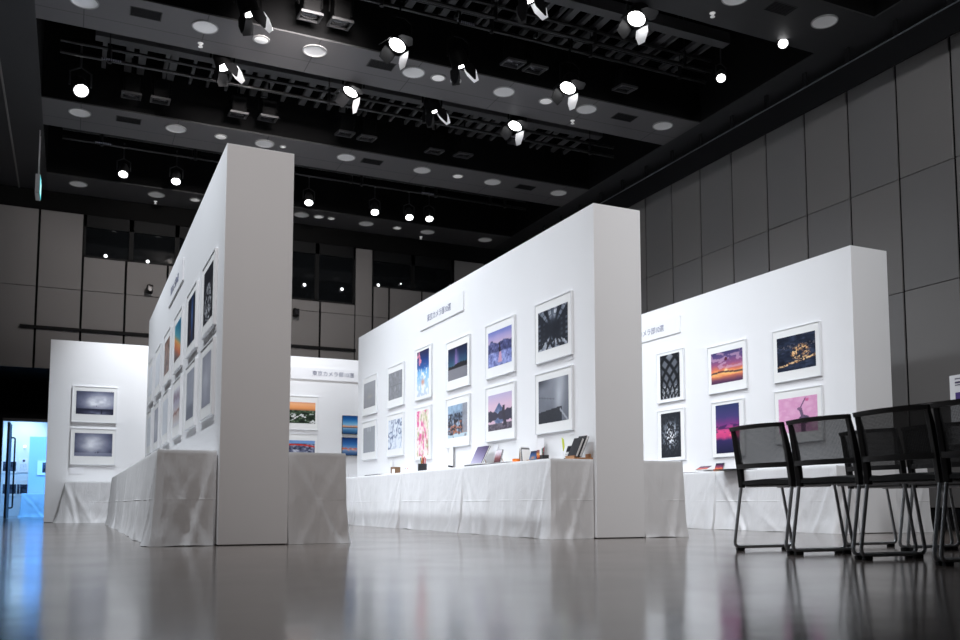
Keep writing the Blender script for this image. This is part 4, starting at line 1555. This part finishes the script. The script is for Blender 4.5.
# grid of joists overhead in the wells: bars running away from the viewer on a cross beam
def grid(label, y0, y1, z, n):
    t = thing('ceiling_grid', label, 'ceiling grid', (4.0, (y0 + y1) / 2, z))
    h = (y1 - y0) / 2
    boxobj('cross_beam', M['slat'], t, -3.9, 4.2, -h, -h + .16, -.06, .10)
    for i in range(n):
        x = -3.7 + 7.7 * i / (n - 1) + random.uniform(-.08, .08)
        w = random.choice((.02, .02, .03, .05))
        boxobj('joist', M['slat'], t, x - w, x + w, -h + .16, h, -.03, .03)
    return t
grid('grey grid of joists high in the nearest ceiling well', 9.45, 10.56, 6.80, 34)
grid('grey grid of joists high in the second ceiling well', 12.75, 13.78, 6.72, 34)

# stage lanterns
M['flap_lit'] = mat('barn_door_lit', (.80, .80, .82, 1), .35, .1, noise=.02)  # one flap coloured bright to imitate lamp light on its inner face
M['flap_dark'] = mat('barn_door_black', (.009, .009, .010, 1), .5, noise=.05, spec=.2)
def make_spot(near_open):
    """fresnel lantern hanging from its yoke; the head (housing, lens, barn doors) tilts about the lens ring"""
    t = thing('stage_spotlight', '', 'spotlight')
    bm = new()
    lathe(bm, [(0, .22), (.07, .22), (.10, .19), (.112, .14), (.115, .02), (.122, .015), (.122, -.01), (.108, -.01), (.108, .01), (0, .012)], 24)
    obj('housing', bm, M['fixture'], t, smooth=True)
    bm = new()
    lathe(bm, [(.104, .004), (.085, -.004), (.05, -.010), (0, -.012)], 24)
    obj('lens', bm, M['lens_on'], t, smooth=True)
    bm = new()
    ring_tube(bm, [(-.15, 0, .10), (-.15, 0, .33), (-.06, 0, .39), (.06, 0, .39), (.15, 0, .33), (.15, 0, .10)], .012, 8)
    ring_tube(bm, [(0, 0, .39), (0, 0, .57)], .014, 8)
    ring_tube(bm, [(0, -.05, .56), (0, -.055, .68), (0, 0, .74), (0, .055, .68)], .014, 8)
    obj('yoke', bm, M['fixture'], t, smooth=True)
    # four barn doors hinged at the front ring: right, far, left and near as the hall is entered
    for k, (ang, op, L, w0, w1, mt) in enumerate(((-72, .35, .21, .085, .045, 'flap_lit'), (18, .32, .17, .085, .07, 'flap_dark'), (108, .34, .20, .08, .03, 'flap_dark'), (198, near_open, .22, .085, .012, 'flap_dark'))):
        Rz = Matrix.Rotation(math.radians(ang), 4, 'Z')
        bm = new()
        base = Vector((0, .124, -.012))
        dirv = Vector((0, math.sin(op), -math.cos(op)))
        nrm = Vector((0, math.cos(op), math.sin(op))) * .003
        q = [base + Vector((-w0, 0, 0)), base + Vector((w0, 0, 0)), base + dirv * L * .45 + Vector((w0 * 1.05, 0, 0)), base + dirv * L + Vector((w1, 0, 0)), base + dirv * L + Vector((-w1, 0, 0)), base + dirv * L * .45 + Vector((-w0 * 1.05, 0, 0))]
        a = [bm.verts.new(Rz @ v) for v in q]
        b = [bm.verts.new(Rz @ (v + nrm)) for v in q]
        bm.faces.new(a); bm.faces.new(b[::-1])
        for i in range(len(q)):
            j = (i + 1) % len(q)
            bm.faces.new((a[i], a[j], b[j], b[i]))
        obj('barn_door', bm, M[mt], t)
    return t

def tilt_head(o, aim):
    for c in o.children:
        if c.name.split('.')[0] in ('housing', 'lens', 'barn_door', 'colour_frame'):
            c.matrix_local = Matrix.Translation((0, 0, .10)) @ tilt(aim).to_4x4() @ Matrix.Translation((0, 0, -.10))

def tilt(aim):
    """shortest turn from straight down to the aim, no twist"""
    return Vector((0, 0, -1)).rotation_difference(Vector(aim).normalized()).to_matrix()

def aim_rot(d):
    return Vector(d).normalized().to_track_quat('-Z', 'Y').to_euler()

LAMPS = []
spots = [  # direction from the eye per unit height (x, y), height, aim, lamp power factor, label
    ((.294, 1.778), 5.55, (.42, .10, -1), 1.0, 'lit stage spotlight with barn doors over the left partition, largest at the top left'),
    ((.623, 1.777), 5.55, (-.50, -.22, -1), .5, 'lit stage spotlight above the black vent of the wide beam'),
    ((.772, 1.800), 5.55, (.42, .10, -1), 1.0, 'lit stage spotlight with a dark pointed flap, right of the top middle'),
    ((1.063, 1.795), 5.55, (-.48, -.18, -1), .5, 'lit stage spotlight in front of the right part of the wide beam'),
    ((.789, 1.500), 5.62, (.45, .12, -1), 1.0, 'stage spotlight cut off by the top edge of the photo'),
    ((1.036, 1.470), 5.62, (-.48, -.2, -1), .5, 'bright stage spotlight at the upper right near the top edge'),
    ((.283, 2.031), 5.72, (.35, -.10, -1), 1.0, 'lit stage spotlight hanging below the left part of the wide beam'),
    ((.593, 2.031), 5.72, (-.48, -.05, -1), .5, 'lit stage spotlight just below the middle of the wide beam'),
    ((.804, 2.044), 5.72, (.42, .05, -1), 1.0, 'lit stage spotlight with a grey flap in the second ceiling well'),
    ((1.045, 2.040), 5.72, (-.48, -.12, -1), .5, 'lit stage spotlight at the right in the second ceiling well'),
]
protoA = protoB = None
for (d, zh, aim, pw, lab) in spots:
    loc = (d[0] * (zh + .02), d[1] * (zh + .02), zh + EYE)
    A = aim[0] > 0
    src = protoA if A else protoB
    if src is None:
        o = make_spot(.18 if A else 1.25)
        o.location = loc
        o['label'] = lab
        o['group'] = 'stage spotlights with barn doors'
        if A:
            protoA = o
        else:
            protoB = o
    else:
        o = dup(src, lab, loc)
    tilt_head(o, aim)
    LAMPS.append((Vector(loc), aim, pw))

# small far lanterns in the third well: the lit front rims are all that shows
def make_par():
    t = thing('lantern_spotlight', '', 'spotlight')
    bm = new()
    lathe(bm, [(0, .24), (.05, .24), (.075, .18), (.085, .0), (.078, 0), (.07, .02), (0, .03)], 20)
    obj('housing', bm, M['fixture_grey'], t, smooth=True)
    bm = new()
    lathe(bm, [(.074, .006), (.05, -.012), (0, -.02)], 20)
    obj('lens', bm, M['lens_on'], t, smooth=True)
    bm = new()
    ring_tube(bm, [(-.11, 0, .1), (-.11, 0, .26), (0, 0, .32), (.11, 0, .26), (.11, 0, .1)], .011, 8)
    ring_tube(bm, [(0, 0, .32), (0, 0, .60)], .012, 8)
    obj('yoke', bm, M['fixture_grey'], t, smooth=True)
    return t
par = make_par()
par['group'] = 'small lit lanterns in the far ceiling well'
pl = [(.115, 2.867), (.268, 2.863), (.693, 2.885), (.924, 2.887), (1.051, 2.889), (1.121, 2.875)]
for i, (dx, dy) in enumerate(pl):
    zh = 5.72
    loc = (dx * zh, dy * zh, zh + EYE)
    lab = 'small lit lantern in the far ceiling well, %s from the left' % ORD[i]
    if i == 0:
        par.location = loc
        par['label'] = lab
        o = par
    else:
        o = dup(par, lab, loc)
    tilt_head(o, (-.1, -.55, -1))
# wide flood facing the viewer at the far left, and two at the right edge of the first well
flood_list = [((-.012, 2.325), 5.77, (.15, -.75, -1.0), 1.25, 'round white floodlight glowing in the second ceiling well at the far left'),
              ((1.370, 1.613), 5.75, (-.5, -.6, -1), .78, 'lit lantern in the right corner of the nearest ceiling well'),
              ((1.388, 1.430), 5.75, (-.5, -.6, -1), .78, 'lit lantern at the right end of the well edge under the top right beam')]
for (d, zh, aim, s, lab) in flood_list:
    o = dup(par, lab, (d[0] * zh, d[1] * zh, zh + EYE), None, 'lit lanterns without barn doors')
    tilt_head(o, aim)
    o.scale = (s, s, s)

# unlit square-fronted floods
def make_flood():
    t = thing('square_floodlight', '', 'floodlight')
    bm = new()
    box(bm, -.11, .11, -.11, .11, .02, .26)
    obj('housing', bm, M['fixture'], t, bevel=.015)
    bm = new()
    s, w = .135, .022
    box(bm, -s, s, -s, -s + w, -.01, .02)
    box(bm, -s, s, s - w, s, -.01, .02)
    box(bm, -s, -s + w, -s + w, s - w, -.01, .02)
    box(bm, s - w, s, -s + w, s - w, -.01, .02)
    obj('colour_frame', bm, M['fixture_grey'], t)
    bm = new()
    lathe(bm, [(.108, .018), (.08, .006), (0, -.002)], 22)
    obj('lens', bm, M['lens_off'], t, smooth=True)
    bm = new()
    ring_tube(bm, [(-.14, 0, .12), (-.14, 0, .32), (.14, 0, .32), (.14, 0, .12)], .012, 8)
    ring_tube(bm, [(0, 0, .32), (0, 0, .55)], .014, 8)
    obj('yoke', bm, M['fixture'], t, smooth=True)
    return t
fl = make_flood()
fl['group'] = 'unlit square floodlights'
pos = [(.103, 2.279, 'second'), (.170, 2.278, 'second'), (.360, 2.279, 'second'), (.434, 2.270, 'second'), (.644, 2.280, 'second'), (.706, 2.284, 'second'), (.909, 2.292, 'second'), (.995, 2.284, 'second'),
       (.415, 1.743, 'nearest'), (.479, 1.744, 'nearest'), (.883, 1.743, 'nearest'), (.942, 1.747, 'nearest'), (1.185, 1.742, 'nearest')]
cnt = {}
for i, (dx, dy, wn) in enumerate(pos):
    k = cnt.get(wn, 0)
    cnt[wn] = k + 1
    zh = 5.86
    lab = 'unlit square floodlight, %s from the left in the %s ceiling well' % (ORD[k], wn)
    loc = (dx * zh, dy * zh, zh + EYE)
    if i == 0:
        fl.location = loc
        fl['label'] = lab
        o = fl
    else:
        o = dup(fl, lab, loc)
    o.rotation_euler = (.12, 0, 0)

# hanging exit sign at the left
t = thing('exit_sign', 'small hanging exit sign with a glowing cyan face under the ceiling at the left', 'exit sign', (-.62, 15.2, 5.08))
boxobj('case', M['exit_case'], t, -.035, .033, -.2, .2, 0, .30, bevel=.006)
boxobj('glowing_face', M['exit_face'], t, .0335, .036, -.185, .185, .015, .285)
bm = new()
lathe(bm, [(0, 0), (.03, 0), (.03, .004), (0, .004)], 14, mtx=Matrix.Translation((.036, -.03, .24)) @ Matrix.Rotation(PI / 2, 4, 'Y'))
box(bm, .036, .039, -.06, .0, .12, .21)
box(bm, .036, .039, -.11, -.05, .06, .1)
box(bm, .036, .039, .0, .05, .05, .12)
box(bm, .036, .039, .09, .15, .05, .24)
obj('pictogram', bm, M['exit_white'], t)
for s in (-1, 1):
    bm = new()
    ring_tube(bm, [(0, s * .13, .30), (0, s * .13, CZ - 5.08)], .007, 6)
    obj('rod', bm, M['exit_case'], t)

# rail and cameras on the back wall
t = thing('wall_rail', 'long black horizontal rail fixed across the back wall cladding', 'rail', (0, WY, 3.52))
for (a, b) in ((-.93, 5.36),):
    boxobj('bar', M['rail'], t, a, b, -.06, -.02, -.03, .03)
for k in range(9):
    boxobj('bracket', M['rail'], t, -.8 + .75 * k, -.76 + .75 * k, -.02, -.0005, -.03, .03)
proto = None
for (x, z, lab) in ((1.25, 4.38, 'small black security camera on the back wall left of the tall left partition'), (4.06, 4.18, 'small black security camera on the back wall just right of the left partition')):
    if proto is None:
        proto = thing('mounted_camera', lab, 'camera', (x, WY, z), group='security cameras on the back wall')
        boxobj('bracket', M['black'], proto, -.02, .02, -.1, -.0005, .08, .12)
        bm = new()
        box(bm, -.055, .055, -.26, -.08, -.07, .08)
        obj('body', bm, M['black'], proto, bevel=.02)
        bm = new()
        lathe(bm, [(0, 0), (.045, 0), (.045, .03), (.035, .03), (.03, .01), (0, .01)], 18, mtx=Matrix.Translation((0, -.261, 0)) @ Matrix.Rotation(PI / 2, 4, 'X'))
        obj('lens', bm, M['lens_off'], proto, smooth=True)
    else:
        dup(proto, lab, (x, WY, z))

# small glowing discs imitating spotlight reflections in the control-room windows
proto = None
for i, (x, z) in enumerate(((.46, 4.99), (1.21, 4.97), (4.27, 4.83), (5.07, 4.82), (5.87, 4.99), (6.38, 5.07))):
    lab = 'tiny glowing disc imitating a spotlight reflection in the dark control-room windows, %s from the left' % ORD[i]
    if proto is None:
        proto = thing('window_glint', lab, 'lamp', (x, WY + .05, z), group='imitated reflections in the control-room windows')
        bm = new()
        lathe(bm, [(0, 0), (.034, 0), (.03, .03), (0, .03)], 16, mtx=Matrix.Rotation(PI / 2, 4, 'X'))
        obj('lens', bm, M['lens_soft'], proto, smooth=True)
        bm = new()
        lathe(bm, [(.034, -.005), (.042, -.005), (.042, .032), (.034, .032), (.034, -.005)], 16, mtx=Matrix.Rotation(PI / 2, 4, 'X'))
        obj('rim', bm, M['black'], proto, smooth=True)
    else:
        o = dup(proto, lab, (x, WY + .05, z))
        if i == 5:
            o.scale = (.5, 1, .5)

# ------------------------------------------------------------------ the blue-lit foyer seen through the doorway
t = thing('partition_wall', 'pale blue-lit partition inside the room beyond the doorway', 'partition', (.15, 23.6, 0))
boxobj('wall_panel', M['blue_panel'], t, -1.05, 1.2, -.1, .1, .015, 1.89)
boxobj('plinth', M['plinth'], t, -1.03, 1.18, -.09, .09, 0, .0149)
GB = 'photographs in the blue-lit room'
picture('framed dark photograph on the partition inside the blue-lit room', (-.49, 23.5, .98), 0, .46, .36, .03, .06, .30, .24, ph_dark, GB)
picture('framed dark photograph, upper left on the end wall of the blue-lit room', (-1.41, 25.5, 1.08), 0, .36, .34, .0, .05, .26, .24, ph_dark, GB)
picture('framed dark photograph, lower left on the end wall of the blue-lit room', (-1.39, 25.5, .50), 0, .32, .40, .0, .06, .22, .28, ph_dark, GB)
picture('framed dark photograph, lower right on the end wall of the blue-lit room', (-1.07, 25.5, .50), 0, .18, .40, .0, .06, .13, .28, ph_dark, GB)
t = thing('notice_sign', 'white notice sheet with a dark dot on the end wall of the blue-lit room', 'notice', (-1.10, 25.49, 1.10))
boxobj('sheet', M['card'], t, -.11, .11, -.012, 0, 0, .36)
bm = new()
lathe(bm, [(0, 0), (.03, 0), (.03, .003), (0, .003)], 16, mtx=Matrix.Translation((.01, -.012, .30)) @ Matrix.Rotation(PI / 2, 4, 'X'))
obj('dot', bm, M['letter_dark'], t)
bm = new()
for i in range(6):
    box(bm, -.08, .08, -.014, -.012, .06 + .03 * i, .065 + .03 * i)
obj('text_lines', bm, M['letter'], t)
c = cloth(-1.0, .5, 22.9, 23.4, .54, 'blue-lit cloth on a table inside the room beyond the doorway', 60, (.03, .03, .03, .03))
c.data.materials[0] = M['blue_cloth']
t = thing('clip_lamp', 'small bright lamp on the end wall of the blue-lit room', 'lamp', (-1.08, 25.45, 1.76))
bm = new()
lathe(bm, [(0, 0), (.03, 0), (.025, .03), (0, .035)], 16, mtx=Matrix.Rotation(PI / 2, 4, 'X'))
obj('bulb', bm, M['lens_soft'], t, smooth=True)
boxobj('arm', M['rail'], t, -.01, .01, 0, .05, -.01, .01)

# ------------------------------------------------------------------ lights
def lamp(kind, name, loc, aim=None, energy=100, color=(1, 1, 1), **kw):
    l = bpy.data.lights.new(name, kind)
    l.energy = energy
    l.color = color
    for k, v in kw.items():
        setattr(l, k, v)
    o = bpy.data.objects.new(name, l)
    COL.objects.link(o)
    o.location = loc
    if aim is not None:
        o.rotation_euler = aim_rot(aim)
    return o

COOL = (.87, .93, 1.0)
WARM = (1.0, .935, .91)
for (p, a, w) in LAMPS:
    a = Vector(a).normalized()
    lamp('SPOT', 'lantern_beam', p + a * .30, a, 300 * w, COOL, spot_size=math.radians(110), spot_blend=1.0, shadow_soft_size=.08)
# spot lamps added without fittings to wash the side faces and the far partition
def wash(x, y, z, tx, ty, tz, e, size=110, col=COOL, soft=.12):
    d = Vector((tx - x, ty - y, tz - z))
    return lamp('SPOT', 'added_wash', (x, y, z), d, e, col, spot_size=math.radians(size), spot_blend=1.0, shadow_soft_size=soft)
for fx, e in ((Mx, 262), (Rx, 140), (Lx, 580)):
    for y in (6.5, 8.6, 10.95, 12.8):
        wash(fx - 1.85, y, 5.95, fx, y, .9, e, 88, COOL, .035)
wash(1.25, 14.4, 5.8, .95, 16.1, 1.9, 1000, 52)
wash(4.3, 14.9, 5.8, 4.3, 16.1, 1.8, 620, 76)
wash(2.7, 15.0, 5.8, 2.7, 16.1, 1.5, 300, 80)
# unseen fill lamps added for the partition ends, the right cladding and the back wall
wash(-.6, -1.5, 5.8, 3.4, 7.5, 2.3, 1330, 54, WARM, .2)
wash(4.5, .5, 5.8, 9.1, 8.5, 1.6, 1250, 90, (.95, .97, 1.0), .5)
wash(2.4, 9.0, 5.9, 2.4, 18.0, 4.9, 1250, 60, WARM, .3)
# blue foyer
lamp('AREA', 'foyer_light', (-.6, 22.0, 2.8), (0, .45, -1), 330, (.20, .50, 1.0), shape='RECTANGLE', size=3.5, size_y=1.5)
lamp('SPOT', 'foyer_spot', (-1.1, 24.4, 2.7), (-.0, 1, -.9), 95, (.75, .93, 1.0), spot_size=1.4, spot_blend=.9, shadow_soft_size=.05)

w = bpy.data.worlds.new('dark_world')
w.use_nodes = True
w.node_tree.nodes['Background'].inputs[0].default_value = (.6, .65, .75, 1)
w.node_tree.nodes['Background'].inputs[1].default_value = .015
scene.world = w

# ------------------------------------------------------------------ camera
cam = bpy.data.cameras.new('camera')
co = bpy.data.objects.new('camera', cam)
COL.objects.link(co)
scene.camera = co
cam.sensor_width = 36
cam.lens = 891.48 / 960 * 36
cam.shift_y = (427.85 - 320) / 960
yaw, pitch, roll = .4303254, .0853208, -.00055218
fwd = Vector((math.sin(yaw) * math.cos(pitch), math.cos(yaw) * math.cos(pitch), math.sin(pitch)))
right = Vector((math.cos(yaw), -math.sin(yaw), 0))
up = right.cross(fwd)
co.matrix_world = Matrix(((right.x, up.x, -fwd.x, 0), (right.y, up.y, -fwd.y, 0), (right.z, up.z, -fwd.z, EYE), (0, 0, 0, 1)))
cam.dof.use_dof = True
cam.dof.focus_distance = 7.8
cam.dof.aperture_fstop = 4.5
cam.clip_start = .05

scene.view_settings.view_transform = 'Standard'
scene.view_settings.look = 'None'
scene.view_settings.exposure = 0.0
scene.view_settings.gamma = 1.0
